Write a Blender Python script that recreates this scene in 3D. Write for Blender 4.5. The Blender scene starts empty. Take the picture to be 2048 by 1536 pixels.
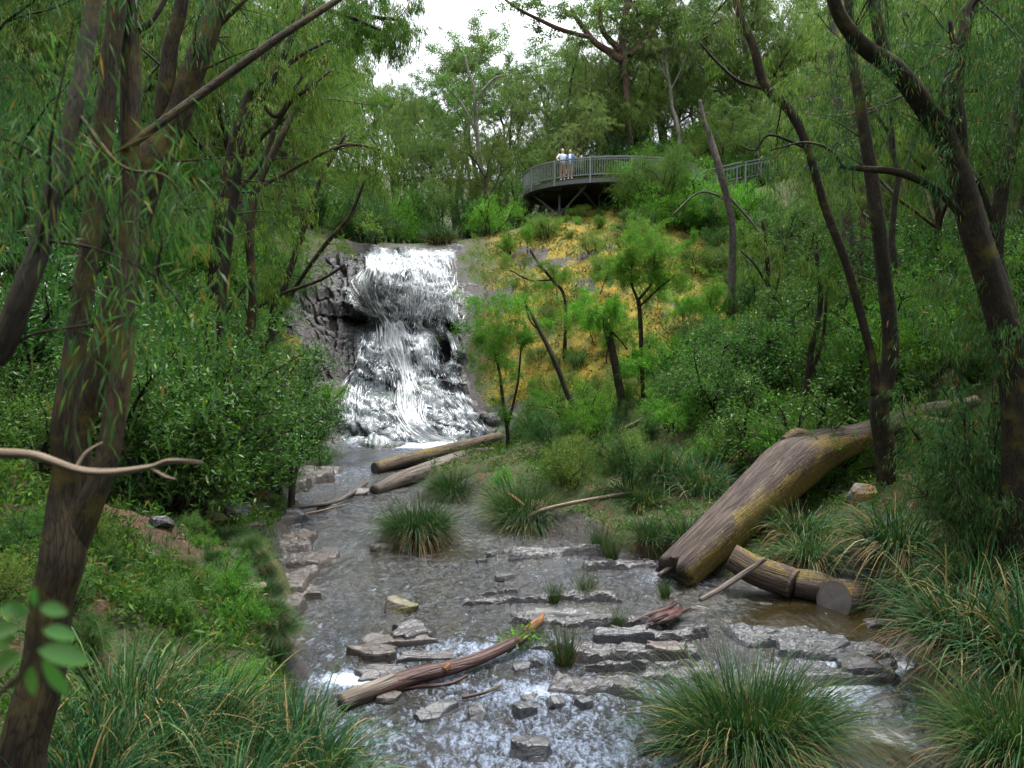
import bpy, math, random
import numpy as np
from mathutils import Vector

S = bpy.context.scene
C = S.collection
PI = math.pi

# ------------------------------------------------------------------ camera, sky, sun, exposure
FPX, HORIZON, CAMZ = 1600.0, 650.0, 5.2          # focal length in photograph pixels, horizon row, eye height
PITCH = math.atan((768 - HORIZON) / FPX)
cam = bpy.data.cameras.new('camera'); camo = bpy.data.objects.new('camera', cam); C.objects.link(camo)
camo.location = (0, 0, CAMZ); camo.rotation_euler = (PI / 2 - PITCH, 0, 0)
cam.sensor_width = 36; cam.lens = 36 * FPX / 2048; cam.clip_start = 0.05; cam.clip_end = 3000
cam.dof.use_dof = True; cam.dof.focus_distance = 22; cam.dof.aperture_fstop = 2.8
S.camera = camo

w = bpy.data.worlds.new('World'); S.world = w; w.use_nodes = True
nt = w.node_tree; nt.nodes.clear()
sky = nt.nodes.new('ShaderNodeTexSky'); sky.sky_type = 'NISHITA'; sky.sun_disc = False
SUN_EL, SUN_AZ = math.radians(78), math.radians(30)
sky.sun_elevation = SUN_EL; sky.sun_rotation = SUN_AZ; sky.dust_density = 4.0; sky.air_density = 1.0; sky.ozone_density = 1.0
hs = nt.nodes.new('ShaderNodeHueSaturation'); hs.inputs['Saturation'].default_value = 0.22
bg = nt.nodes.new('ShaderNodeBackground'); bg.inputs['Strength'].default_value = 0.15
wo = nt.nodes.new('ShaderNodeOutputWorld')
nt.links.new(sky.outputs[0], hs.inputs['Color']); nt.links.new(hs.outputs[0], bg.inputs[0]); nt.links.new(bg.outputs[0], wo.inputs[0])

sl = bpy.data.lights.new('sun', 'SUN'); sl.energy = 1.5; sl.angle = math.radians(20); sl.color = (1, 0.97, 0.92)
so = bpy.data.objects.new('sun', sl); C.objects.link(so)
sd = Vector((math.sin(SUN_AZ) * math.cos(SUN_EL), math.cos(SUN_AZ) * math.cos(SUN_EL), math.sin(SUN_EL)))
so.rotation_euler = sd.to_track_quat('Z', 'Y').to_euler(); so.location = (0, 0, 60)

vs = S.view_settings; vs.view_transform = 'Standard'; vs.look = 'None'; vs.gamma = 1; vs.use_curve_mapping = False
vs.exposure = 1.95
cy = S.cycles
S.render.engine = 'CYCLES'
cy.use_adaptive_sampling = True; cy.adaptive_threshold = .018
cy.max_bounces = 5; cy.diffuse_bounces = 2; cy.glossy_bounces = 2; cy.transmission_bounces = 4; cy.transparent_max_bounces = 12
cy.caustics_reflective = False; cy.caustics_refractive = False; cy.sample_clamp_indirect = 4
S.render.filter_size = 1.2
cy.use_denoising = True
try: cy.denoiser = 'OPENIMAGEDENOISE'; cy.denoising_input_passes = 'RGB_ALBEDO_NORMAL'
except Exception: pass

# ------------------------------------------------------------------ helpers
rs = np.random.RandomState
UPV = np.array([0, 0, 1.0])
_cp, _sp = math.cos(PITCH), math.sin(PITCH)

def at(px, py, d):
    """the point of the place seen at pixel (px, py) of the photograph at a distance d along the valley"""
    px, py, d = np.broadcast_arrays(np.asarray(px, float), np.asarray(py, float), np.asarray(d, float))
    u, v = (px - 1024) / FPX, (768 - py) / FPX
    fy, fz = _cp + v * _sp, -_sp + v * _cp
    k = d / fy
    return np.stack([u * k, d, CAMZ + fz * k], -1)

def proj(P):
    P = np.asarray(P, float)
    x, y, z = P[..., 0], P[..., 1], P[..., 2] - CAMZ
    f = y * _cp - z * _sp; f = np.where(np.abs(f) < 1e-3, 1e-3, f)
    up = y * _sp + z * _cp
    return 1024 + FPX * x / f, 768 - FPX * up / f, f

def nrm(a):
    return a / np.maximum(np.linalg.norm(a, axis=-1, keepdims=True), 1e-9)

def sstep(a, b, x):
    t = np.clip((x - a) / (b - a), 0, 1); return t * t * (3 - 2 * t)

_perm = rs(7).permutation(256); _perm = np.concatenate([_perm, _perm, _perm]); _val = rs(8).uniform(-1, 1, 256)
def vnoise(x, y, z=0.0):
    x, y, z = np.broadcast_arrays(np.asarray(x, float), np.asarray(y, float), np.asarray(z, float))
    xi, yi, zi = np.floor(x).astype(int), np.floor(y).astype(int), np.floor(z).astype(int)
    fx, fy, fz = x - xi, y - yi, z - zi
    fx, fy, fz = [t * t * t * (t * (t * 6 - 15) + 10) for t in (fx, fy, fz)]
    xi &= 255; yi &= 255; zi &= 255
    def h(a, b, c): return _val[_perm[_perm[_perm[(xi + a) & 255] + ((yi + b) & 255)] + ((zi + c) & 255)]]
    def l(a, b, t): return a + (b - a) * t
    return l(l(l(h(0,0,0), h(1,0,0), fx), l(h(0,1,0), h(1,1,0), fx), fy), l(l(h(0,0,1), h(1,0,1), fx), l(h(0,1,1), h(1,1,1), fx), fy), fz)

def fbm(x, y, z=0.0, o=4):
    s, a, f = 0, 1.0, 1.0
    for i in range(o):
        s = s + a * vnoise(np.asarray(x) * f + 17.3 * i, np.asarray(y) * f + 5.1 * i, np.asarray(z) * f + 9.7 * i); a *= .5; f *= 2.03
    return s

def mesh(name, V, F, attrs=None, smooth=True):
    """V (n,3); F an (m,k) array or a list of such arrays"""
    if isinstance(F, np.ndarray): F = [F]
    F = [np.asarray(f, np.int32) for f in F if len(f)]
    me = bpy.data.meshes.new(name)
    V = np.ascontiguousarray(V, np.float32)
    me.vertices.add(len(V)); me.vertices.foreach_set('co', V.ravel())
    nl = sum(f.size for f in F); npoly = sum(len(f) for f in F)
    me.loops.add(nl); me.loops.foreach_set('vertex_index', np.concatenate([f.ravel() for f in F]))
    tot = np.concatenate([np.full(len(f), f.shape[1], np.int32) for f in F])
    st = np.concatenate([[0], np.cumsum(tot)[:-1]]).astype(np.int32)
    me.polygons.add(npoly); me.polygons.foreach_set('loop_start', st)
    try: me.polygons.foreach_set('loop_total', tot)
    except Exception: pass
    me.polygons.foreach_set('use_smooth', np.full(npoly, smooth, bool))
    for k, a in (attrs or {}).items():
        a = np.ascontiguousarray(a, np.float32)
        at_ = me.attributes.new(k, 'FLOAT' if a.ndim == 1 else 'FLOAT_VECTOR', 'POINT')
        at_.data.foreach_set('value' if a.ndim == 1 else 'vector', a.ravel())
    me.update(calc_edges=True)
    return me

def obj(name, me, mat=None, parent=None, loc=None):
    o = bpy.data.objects.new(name, me); C.objects.link(o)
    if mat is not None and not me.materials: me.materials.append(mat)
    if parent is not None: o.parent = parent
    if loc is not None: o.location = loc
    return o

def tag(o, label=None, cat=None, group=None, kind=None):
    if label: o['label'] = label
    if cat: o['category'] = cat
    if group: o['group'] = group
    if kind: o['kind'] = kind
    return o

def empty(name, loc, label=None, cat=None, group=None, rz=0.0, sc=1.0):
    o = bpy.data.objects.new(name, None); C.objects.link(o); o.location = [float(t) for t in loc]; o.rotation_euler.z = rz
    o.scale = (sc, sc, sc); o.empty_display_size = .2
    return tag(o, label, cat, group)

def copy_tree(o, parent=None):
    c = o.copy(); C.objects.link(c); c.parent = parent
    for ch in list(o.children): copy_tree(ch, c)
    return c

def crom(pts, n):
    """Catmull-Rom resample of control rows (any columns) to n rows"""
    p = np.asarray(pts, float)
    if len(p) == 2: return p[0] + (p[1] - p[0]) * np.linspace(0, 1, n)[:, None]
    e = np.vstack([2 * p[0] - p[1], p, 2 * p[-1] - p[-2]])
    t = np.linspace(0, len(p) - 1, n); i = np.minimum(t.astype(int), len(p) - 2); f = (t - i)[:, None]
    a, b, c, d = e[i], e[i + 1], e[i + 2], e[i + 3]
    return .5 * (2 * b + (c - a) * f + (2 * a - 5 * b + 4 * c - d) * f ** 2 + (3 * b - a - 3 * c + d) * f ** 3)

class Tubes:
    """collects tapered tubes into one mesh"""
    def __init__(s): s.V = []; s.F = []; s.T = []; s.n = 0; s.tri = []
    def add(s, P, R, sides=6, bump=0.0, cap=False, seed=0, freq=3.0):
        P = np.asarray(P, float); R = np.broadcast_to(np.asarray(R, float), (len(P),)); n = len(P)
        T = np.gradient(P, axis=0); T = nrm(T)
        u = np.cross(T[0], [0.31, 0.17, 0.93]);
        if np.linalg.norm(u) < .05: u = np.cross(T[0], [1, 0, 0])
        u = u / np.linalg.norm(u); U = np.empty((n, 3))
        for i in range(n):
            u = u - T[i] * np.dot(u, T[i]); u = u / max(np.linalg.norm(u), 1e-9); U[i] = u
        W = np.cross(T, U)
        a = np.arange(sides) * 2 * PI / sides; ca, sa = np.cos(a), np.sin(a)
        L = np.concatenate([[0], np.cumsum(np.linalg.norm(np.diff(P, axis=0), axis=1))])
        rr = R[:, None] * np.ones(sides)
        if bump:
            rr = rr * (1 + bump * fbm(ca[None] * freq + seed, sa[None] * freq, L[:, None] * freq * .022 / max(R.max(), .02) , 3))
        V = P[:, None] + (U[:, None] * ca[None, :, None] + W[:, None] * sa[None, :, None]) * rr[..., None]
        s.V.append(V.reshape(-1, 3))
        i = np.arange(n - 1)[:, None] * sides + np.arange(sides)[None]; j = np.arange(n - 1)[:, None] * sides + (np.arange(sides) + 1)[None] % sides
        s.F.append((np.stack([i, j, j + sides, i + sides], -1).reshape(-1, 4)) + s.n)
        rm = max(R.max(), .01)
        s.T.append(np.stack([np.broadcast_to(ca * rm, (n, sides)), np.broadcast_to(sa * rm, (n, sides)), np.broadcast_to(L[:, None], (n, sides))], -1).reshape(-1, 3) + seed * 3.7)
        s.n += n * sides
        if cap:
            for row, pt in ((0, P[0] - T[0] * R[0] * .03), (n - 1, P[-1] + T[-1] * R[-1] * .03)):
                s.V.append(pt[None]); s.T.append(np.zeros((1, 3)) + seed)
                k = s.n - n * sides if row == 0 else s.n - sides
                if row == 0: base = s.n - n * sides
                else: base = s.n - 1 - sides
                ring = base + np.arange(sides); r2 = base + (np.arange(sides) + 1) % sides
                cen = np.full(sides, s.n)
                s.tri.append(np.stack([r2, ring, cen] if row == 0 else [ring, r2, cen], -1)); s.n += 1
        return s
    def mesh(s, name, origin=(0, 0, 0), smooth=True):
        V = np.concatenate(s.V) - np.asarray(origin, float)
        return mesh(name, V, [np.concatenate(s.F)] + ([np.concatenate(s.tri)] if s.tri else []), {'bark': np.concatenate(s.T)}, smooth)

def kites(P, A, L, W, rng, droop=0.12, belly=.45):
    """leaf-shaped quads at P along unit axes A"""
    n = len(P); L = np.broadcast_to(L, (n,))[:, None]; W = np.broadcast_to(W, (n,))[:, None]
    side = nrm(np.cross(A, rng.normal(size=(n, 3)))); nn = np.cross(side, A)
    mid = P + A * L * belly
    V = np.stack([P, mid + side * W * .5 + nn * W * .12, P + A * L - UPV * L * droop, mid - side * W * .5 + nn * W * .12], 1).reshape(-1, 3)
    F = np.arange(n * 4).reshape(n, 4)
    return V, F

def blades(B, D, L, W, rng, droop, seg=5, curl=0.0):
    """grass blades: base B, initial unit direction D, length L, width W, gravity bend droop"""
    n = len(B); L = np.broadcast_to(L, (n,)); W = np.broadcast_to(W, (n,)); droop = np.broadcast_to(droop, (n,))
    side = nrm(np.cross(D, UPV + rng.normal(0, .35, (n, 3)))); t = np.linspace(0, 1, seg + 1)
    V = []
    for k in t:
        c = B + D * (L * (k - .25 * droop * k ** 2 * .6))[:, None] - UPV * (L * droop * k ** 2.2)[:, None]
        wd = (W * (1 - k ** 1.6) * .5 + W * .02)[:, None]
        V += [c + side * wd, c - side * wd]
    V = np.stack(V, 1)                                    # n, 2(seg+1), 3
    F = np.array([[2 * i, 2 * i + 1, 2 * i + 3, 2 * i + 2] for i in range(seg)])
    F = (np.arange(n)[:, None, None] * 2 * (seg + 1) + F[None]).reshape(-1, 4)
    return V.reshape(-1, 3), F

# ------------------------------------------------------------------ materials
class M:
    def __init__(s, name):
        s.m = bpy.data.materials.new(name); s.m.use_nodes = True; s.t = s.m.node_tree; s.t.nodes.clear()
        s.out = s.t.nodes.new('ShaderNodeOutputMaterial')
    def n(s, typ, **kw):
        nd = s.t.nodes.new('ShaderNode' + typ)
        for k, v in kw.items():
            if k in ('loc',): continue
            try: setattr(nd, k, v)
            except Exception: pass
        return nd
    def l(s, a, b): s.t.links.new(a, b)
    def sin(s, nd, key, v):
        if hasattr(v, 'is_output'): s.l(v, nd.inputs[key])
        else: nd.inputs[key].default_value = v
    def coord(s, scale=(1, 1, 1), src='Object', attr=None):
        mp = s.n('Mapping'); mp.inputs['Scale'].default_value = scale
        if attr: a = s.n('Attribute'); a.attribute_name = attr; s.l(a.outputs['Vector'], mp.inputs[0])
        else: s.l(s.n('TexCoord').outputs[src], mp.inputs[0])
        return mp.outputs[0]
    def noise(s, vec, scale=5, detail=4, rough=.55, dist=0.0, out=0):
        nd = s.n('TexNoise'); s.l(vec, nd.inputs['Vector']); nd.inputs['Scale'].default_value = scale
        nd.inputs['Detail'].default_value = detail; nd.inputs['Roughness'].default_value = rough; nd.inputs['Distortion'].default_value = dist
        return nd.outputs[out]
    def voro(s, vec, scale=5, feature='DISTANCE_TO_EDGE', rnd=1.0, out='Distance'):
        nd = s.n('TexVoronoi'); nd.feature = feature; s.l(vec, nd.inputs['Vector']); nd.inputs['Scale'].default_value = scale
        nd.inputs['Randomness'].default_value = rnd
        return nd.outputs[out]
    def ramp(s, fac, stops, interp='LINEAR'):
        r = s.n('ValToRGB'); cr = r.color_ramp; cr.interpolation = interp
        while len(cr.elements) > 1: cr.elements.remove(cr.elements[-1])
        for i, (p, c) in enumerate(stops):
            e = cr.elements[0] if i == 0 else cr.elements.new(p)
            e.position = p; e.color = (*c, 1) if len(c) == 3 else c
        s.l(fac, r.inputs[0]); return r.outputs[0]
    def mr(s, v, a, b, c=0.0, d=1.0, smooth=True):
        nd = s.n('MapRange'); nd.interpolation_type = 'SMOOTHSTEP' if smooth else 'LINEAR'
        s.sin(nd, 0, v)
        for i, t in enumerate((a, b, c, d)): nd.inputs[i + 1].default_value = t
        return nd.outputs[0]
    def math(s, op, a, b=0.0):
        nd = s.n('Math'); nd.operation = op; s.sin(nd, 0, a); s.sin(nd, 1, b); return nd.outputs[0]
    def mix(s, f, a, b, mode='MIX'):
        nd = s.n('Mix'); nd.data_type = 'RGBA'; nd.blend_type = mode
        s.sin(nd, 0, f)
        for k, v in ((6, a), (7, b)): s.sin(nd, k, v if hasattr(v, 'is_output') else ((*v, 1) if len(v) == 3 else v))
        return nd.outputs[2]
    def attr(s, name, out='Fac'):
        a = s.n('Attribute'); a.attribute_name = name; return a.outputs[out]
    def bump(s, h, strength=.4, dist=.02, normal=None):
        b = s.n('Bump'); b.inputs['Strength'].default_value = strength; b.inputs['Distance'].default_value = dist
        s.l(h, b.inputs['Height'])
        if normal is not None: s.l(normal, b.inputs['Normal'])
        return b.outputs[0]
    def pbsdf(s, col, rough=.6, spec=.5, normal=None, **kw):
        p = s.n('BsdfPrincipled'); s.sin(p, 'Base Color', col if hasattr(col, 'is_output') else (*col, 1)); s.sin(p, 'Roughness', rough)
        s.sin(p, 'Specular IOR Level', spec)
        if normal is not None: s.l(normal, p.inputs['Normal'])
        for k, v in kw.items(): s.sin(p, k, v)
        return p.outputs[0]
    def mixs(s, f, a, b):
        nd = s.n('MixShader'); s.sin(nd, 0, f); s.l(a, nd.inputs[1]); s.l(b, nd.inputs[2]); return nd.outputs[0]
    def done(s, sh): s.l(sh, s.out.inputs['Surface']); return s.m

def leaf_mat(name, cols, trans=.42, rough=.5, spec=.14, tcol=1.0, objvar=.22):
    m = M(name)
    g = m.n('NewGeometry'); c = m.ramp(g.outputs['Random Per Island'], cols)
    oi = m.n('ObjectInfo'); h = m.n('HueSaturation'); m.l(c, h.inputs['Color'])
    m.l(m.mr(oi.outputs['Random'], 0, 1, .485, .515, False), h.inputs['Hue'])
    m.l(m.mr(m.math('FRACT', m.math('MULTIPLY', oi.outputs['Random'], 7.31)), 0, 1, 1 - objvar, 1 + objvar, False), h.inputs['Value'])
    col = h.outputs[0]
    p = m.pbsdf(col, rough, spec)
    t = m.n('BsdfTranslucent'); m.l(m.mix(1.0, col, (.95 * tcol, 1.12 * tcol, .55 * tcol), 'MULTIPLY'), t.inputs[0])
    return m.done(m.mixs(trans, p, t.outputs[0]))

def bark_mat(name, c1, c2, moss=None, mossamt=.5, bump=.6, scale=1.0, rough=.85):
    m = M(name)
    v = m.coord((scale * 1.5, scale * 1.5, scale * .42), attr='bark')
    n1 = m.noise(v, 20, 7, .72, .9); n2 = m.noise(m.coord((scale, scale, scale * .5), attr='bark'), 4, 3)
    vo = m.voro(v, 13)
    h = m.math('ADD', n1, m.mr(vo, 0, .16, 0, .22))
    c = m.mix(m.mr(h, .40, .88), c1, c2)
    c = m.mix(m.mr(n2, .3, .75), c, m.mix(1.0, c, (.5, .5, .5), 'MULTIPLY'))
    if moss: c = m.mix(m.mr(m.noise(m.coord((1, 1, 1)), 2.3, 5, .65), .62 - .3 * mossamt, .8 - .2 * mossamt), c, moss)
    return m.done(m.pbsdf(c, rough, .25, m.bump(h, bump, .03)))

def plain_mat(name, c1, c2, rough=.7, scale=8, spec=.3, bump=.2, **kw):
    m = M(name); n1 = m.noise(m.coord(), scale, 5, .6)
    return m.done(m.pbsdf(m.mix(n1, c1, c2), rough, spec, m.bump(n1, bump, .01), **kw))

L_PEP = leaf_mat('peppermint_leaf', [(0, (.036, .078, .016)), (.45, (.072, .138, .026)), (.85, (.125, .205, .040)), (.965, (.18, .21, .05)), (1, (.26, .15, .04))])
L_PEPD = leaf_mat('shaded_peppermint_leaf', [(0, (.018, .054, .020)), (.5, (.038, .102, .032)), (.9, (.070, .155, .046)), (.985, (.22, .13, .04))])  # peppermint leaf with the cool shade of the side banks put into its colour
L_FAR = leaf_mat('lit_hill_peppermint_leaf', [(0, (.066, .125, .036)), (.5, (.120, .195, .056)), (.9, (.18, .26, .078)), (1, (.26, .25, .09))])  # paler leaf: the brighter light on the far slopes is put into its colour
L_EUC = leaf_mat('eucalypt_leaf', [(0, (.040, .090, .030)), (.5, (.072, .145, .040)), (.9, (.125, .21, .052)), (1, (.24, .25, .06))])
L_WAT = leaf_mat('wattle_leaf', [(0, (.045, .135, .014)), (.5, (.080, .215, .022)), (1, (.14, .30, .034))], trans=.4)
L_BUSH = leaf_mat('bush_leaf', [(0, (.028, .080, .020)), (.5, (.052, .130, .028)), (.9, (.09, .19, .036)), (1, (.17, .21, .05))], rough=.42, spec=.25)
L_HEATH = leaf_mat('heath_leaf', [(0, (.050, .115, .022)), (.5, (.085, .165, .030)), (.85, (.14, .19, .04)), (1, (.22, .13, .05))])
L_GLOSS = leaf_mat('glossy_leaf', [(0, (.024, .085, .018)), (.5, (.044, .135, .028)), (1, (.10, .22, .04))], trans=.3, rough=.32, spec=.4)
L_GRND = leaf_mat('ground_cover_leaf', [(0, (.028, .075, .016)), (.5, (.055, .135, .024)), (.9, (.10, .19, .034)), (1, (.22, .15, .04))])
L_SEDGE = leaf_mat('sedge_blade', [(0, (.010, .040, .016)), (.5, (.022, .072, .024)), (.85, (.055, .115, .032)), (.96, (.19, .14, .06)), (1, (.25, .15, .07))], trans=.22)
L_FINE = leaf_mat('fine_sedge_blade', [(0, (.008, .034, .012)), (.55, (.020, .066, .020)), (.87, (.052, .105, .028)), (1, (.19, .14, .05))], trans=.22)
L_DEAD = leaf_mat('dead_blade', [(0, (.09, .055, .024)), (.6, (.18, .115, .055)), (1, (.28, .2, .11))], trans=.15)
L_LITTER = leaf_mat('leaf_litter', [(0, (.05, .025, .013)), (.5, (.12, .062, .032)), (.9, (.24, .14, .08)), (1, (.38, .28, .19))], trans=.05)
B_DARK = bark_mat('dark_bark', (.006, .005, .003), (.030, .022, .012), (.060, .050, .010), .42)
B_BROWN = bark_mat('brown_bark', (.009, .0065, .0035), (.046, .032, .016), (.066, .052, .010), .55)
B_GREY = bark_mat('grey_bark', (.035, .029, .025), (.13, .11, .095), None, scale=.8)
B_PALE = bark_mat('pale_bark', (.10, .088, .075), (.25, .225, .195), None, scale=.6, bump=.25)
B_RED = bark_mat('reddish_bark', (.045, .028, .020), (.14, .090, .062), None, scale=.7, bump=.3)
# ------------------------------------------------------------------ the lie of the land
CP = [tuple(at(*c)) for c in [
    (350,1060,14.8),(440,1010,18),(300,900,19),(0,850,16),(100,1000,11),(0,600,25),(300,600,30),(510,920,22),(560,860,27),(555,780,30),
    (600,560,38),(600,450,45),(400,400,50),(640,700,33.5),(612,600,37),(655,530,40),
    (710,502,42),(810,500,42),(915,503,42),(680,640,37),(800,640,37),(920,640,37),(700,780,34),(815,780,34),(940,780,34),(690,875,31),(820,880,30.5),(975,880,30.5),
    (1000,850,31),(1000,700,35),(1050,520,41),(990,475,44),(1250,800,29),(1250,500,39),(1250,650,33.5),(1120,690,33.5),(1120,830,29),(1350,420,46),(1450,560,38),(1150,430,47.5),
    (1450,800,25),(1625,780,22),(1100,880,24),(1250,965,19.5),(1640,985,20),(1720,1010,16.5),(2048,1010,14),(1950,1230,11.8),(2048,700,19),(2048,500,30),(1800,550,33)]]
CP += [(0,0,3.5),(-3,0,3.6),(3,0,3.0),(-6,0,4.2),(6,-2,3),(-3.6,6,1.5),(-2.7,7.2,.8),(0,5,.9),(-5.8,9,2.6),(-9,9,4.2),(8,7,1.2),(9,3,2),(12,12,4),
    (-6,50,9.5),(-6,60,10.8),(-6,80,14),(-6,110,20),(6.3,52,12.6),(12.4,50,13.2),(17.7,50,14.2),(25,52,16.5),
    (-40,50,22),(-30,30,15),(-25,15,12),(-15,5,7),(40,50,22),(35,30,17),(28,15,12),(16,5,5),(-60,80,30),(60,80,32),(-150,60,55),(150,60,55),(0,200,40),(0,420,70),
    (0,-100,0),(-150,-60,40),(150,-60,40),(-20,60,16),(20,60,17.5),(2,60,13.5),(2,80,17),(25,80,22),(-25,80,20),(300,300,90),(-300,300,90),(300,-100,60),(-300,-100,60)]
CP = np.array(CP)
_K = np.sqrt(((CP[:, None, :2] - CP[None, :, :2]) ** 2).sum(-1))
_A = np.block([[_K, np.ones((len(CP), 1)), CP[:, :2]], [np.ones((1, len(CP))), np.zeros((1, 3))], [CP[:, :2].T, np.zeros((2, 3))]])
_W = np.linalg.solve(_A + np.eye(len(_A)) * 1e-6, np.concatenate([CP[:, 2], np.zeros(3)]))
def zbase(x, y):
    x, y = np.broadcast_arrays(np.asarray(x, float), np.asarray(y, float)); sh = x.shape; x = x.ravel(); y = y.ravel(); o = np.empty(len(x))
    for i in range(0, len(x), 40000):
        a, b = x[i:i+40000], y[i:i+40000]
        o[i:i+40000] = np.sqrt((a[:, None] - CP[None, :, 0]) ** 2 + (b[:, None] - CP[None, :, 1]) ** 2) @ _W[:len(CP)] + _W[-3] + a * _W[-2] + b * _W[-1]
    return o.reshape(sh)
# the creek: distance up the valley, water's edges, water level
ST = np.array([(-20,14,22,-.9),(0,8,15,-.5),(4,4,10.5,-.25),(6.5,.8,7,-.1),(9,-2.0,5.0,0),(11,-2.7,5.4,.08),(13,-3.4,6.6,.2),(14.2,-3.8,6.2,.26),(15.2,-4.2,4.0,.3),(17,-4.7,1.6,.36),
    (19,-5.0,-.2,.42),(22,-6.1,-2.0,.48),(24.5,-7.2,-3.4,.54),(27,-7.7,-2.4,.6),(29.5,-7.0,-.9,.66),(31,-6.5,-.8,.7),(33,-6,-2,.7)])
def creek(y): return np.interp(y, ST[:,0], ST[:,1]), np.interp(y, ST[:,0], ST[:,2]), np.interp(y, ST[:,0], ST[:,3])
FE = np.array([(28,-7.9,.2),(30,-7.9,.1),(31,-8.3,-.3),(34,-9.4,-1.3),(37,-10.4,-2.1),(40,-10.6,-2.4),(42,-9.6,-2.4),(44,-9,-2.5)])
def fall_sd(x, y):
    """how far inside the bare rock of the fall (metres, negative outside)"""
    l, r = np.interp(y, FE[:,0], FE[:,1]), np.interp(y, FE[:,0], FE[:,2])
    wob = .75 * vnoise(x * .7, y * .7, 3) + .25 * vnoise(x * 2.1, y * 2.1, 8)
    return np.minimum(np.minimum(x - l, r - x), np.minimum(y - 29.0, 43.2 - y)) + wob
def height(x, y, detail=True):
    x, y = np.broadcast_arrays(np.asarray(x, float), np.asarray(y, float))
    z = zbase(x, y)
    xl, xr, wz = creek(y)
    wob = .35 * vnoise(x * .7, y * .7, 1) + .2 * vnoise(x * 2.1, y * 2.1, 2)
    s = np.maximum(xl - x, x - xr) + wob
    inn = sstep(1.1, -.35, s) * sstep(31.8, 30.4, y)
    bed = wz - .28 + .10 * fbm(x * 1.3, y * 1.3, 4, 3)
    if detail:
        away = sstep(.3, 3, s); z = z + sstep(.2, .9, s) * sstep(5, 2.5, s) * sstep(32, 29, y) * .20 * fbm(x * 1.3, y * 1.3, 71, 4)
        z = z + away * (.22 * fbm(x * .45, y * .45, 6, 3) + .10 * fbm(x * 1.8, y * 1.8, 5, 3)) * sstep(-1, .8, -fall_sd(x, y) + .5)
    lo = z + (bed - z) * inn
    # stepped bedrock lip beside the water
    k = sstep(2.0, .6, s) * sstep(-.6, .2, s) * sstep(32, 30, y) * sstep(7, 9, y)
    st = .16; q = np.floor(lo / st) + sstep(.55, 1, lo / st - np.floor(lo / st))
    return lo + (q * st - lo) * k * .8
def ground(px, py, lo=3.0, hi=120.0):
    d = np.arange(lo, hi, .05); P = at(px, py, d); h = height(P[:, 0], P[:, 1])
    k = np.argmax(P[:, 2] < h)
    return P[k]
def drop(x, y, sink=0.0):
    return np.array([x, y, float(height(np.array([x]), np.array([y]))[0]) - sink])

def axis(inner0, inner1, step, out0, out1, n0, n1):
    a = np.arange(inner0, inner1, step)
    g0 = inner0 - (inner0 - out0) * (np.arange(1, n0 + 1) / n0) ** 2.6; g1 = a[-1] + (out1 - a[-1]) * (np.arange(1, n1 + 1) / n1) ** 2.6
    return np.concatenate([g0[::-1], a, g1])
gx = axis(-15, 14, .15, -420, 420, 46, 46); gy = axis(2, 50, .16, -160, 600, 22, 60)
X, Y = np.meshgrid(gx, gy); Z = height(X, Y)
fs = fall_sd(X, Y); Zt = Z - 2.4 * sstep(.30, 1.3, fs)
def grid_faces(ny, nx):
    i = (np.arange(ny - 1)[:, None] * nx + np.arange(nx - 1)[None]).ravel()
    return np.stack([i, i + 1, i + 1 + nx, i + nx], -1)
def creek_s(X, Y):
    xl, xr, wz = creek(Y); return np.maximum(xl - X, X - xr)
cs = creek_s(X, Y)
# what grows where: golden moss on the open slope, bare stone beside the water, red-brown soil on the cut bank
n3 = fbm(X * .5, Y * .5, 11, 4); n4 = fbm(X * 1.7, Y * 1.7, 12, 4)
ppx, ppy, _f = proj(np.stack([X, Y, Z], -1))
moss = sstep(-1.6, -.2, X + .3 * n3) * sstep(12.5, 9, X) * sstep(27.5, 29.5, Y) * sstep(48.5, 46, Y)
mossl = sstep(-6, -8, X) * sstep(-12.5, -10.5, X) * sstep(24, 27, Y) * sstep(41, 39, Y) * .85
bankmoss = sstep(-3.5, -5, X) * sstep(-9, -7, X) * sstep(12, 13.5, Y) * sstep(22, 19, Y) * .3
moss = np.clip(np.maximum(np.maximum(moss, mossl), bankmoss) * (1.0 + .5 * n3), 0, 1)
rock = sstep(.95, .25, cs + .45 * n3 + .25 * n4) * sstep(33, 30, Y) * sstep(3, 6, Y)
rock = np.maximum(rock, moss * sstep(.62, .80, n4 * .7 + .25 * n3) * sstep(28, 31, Y) * .9)
for (px_, py_, d_, r_) in [(1065,520,41,.8),(1110,545,40,.6),(1180,500,40,.6),(1205,480,41.5,.6),(1000,820,31,1.2),(1060,860,29,.9),(985,610,38,.9),(1200,520,40,.5)]:
    q = at(px_, py_, d_); rock = np.maximum(rock, sstep(1.25, .75, np.hypot((X - q[0]) / r_, (Y - q[1]) / r_) + .5 * n4))
rock = np.maximum(rock, sstep(-.35, .1, fs + .3 * n4))
soil = sstep(-4, -5.5, X) * sstep(8, 10, Y) * sstep(20, 17, Y) * sstep(.2, .8, cs) * sstep(-.5, .3, n3 + .3)
m = M('hillside_ground')
co = m.coord(); nA = m.noise(co, 1.7, 6, .65); nB = m.noise(co, 9, 6, .7); nC = m.noise(co, 38, 4, .7); vo = m.voro(co, 26, 'F1')
green = m.ramp(nB, [(.25, (.014, .026, .008)), (.5, (.036, .060, .014)), (.75, (.075, .095, .024))])
litter = m.ramp(nC, [(.3, (.030, .018, .011)), (.55, (.085, .048, .028)), (.8, (.17, .11, .065))])
base = m.mix(m.mr(nA, .36, .52), litter, green)
mossc = m.ramp(m.math('ADD', m.math('MULTIPLY', nB, .45), m.math('MULTIPLY', nC, .55)), [(.30, (.050, .048, .008)), (.43, (.145, .110, .012)), (.54, (.29, .195, .016)), (.70, (.40, .255, .024))])
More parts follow.
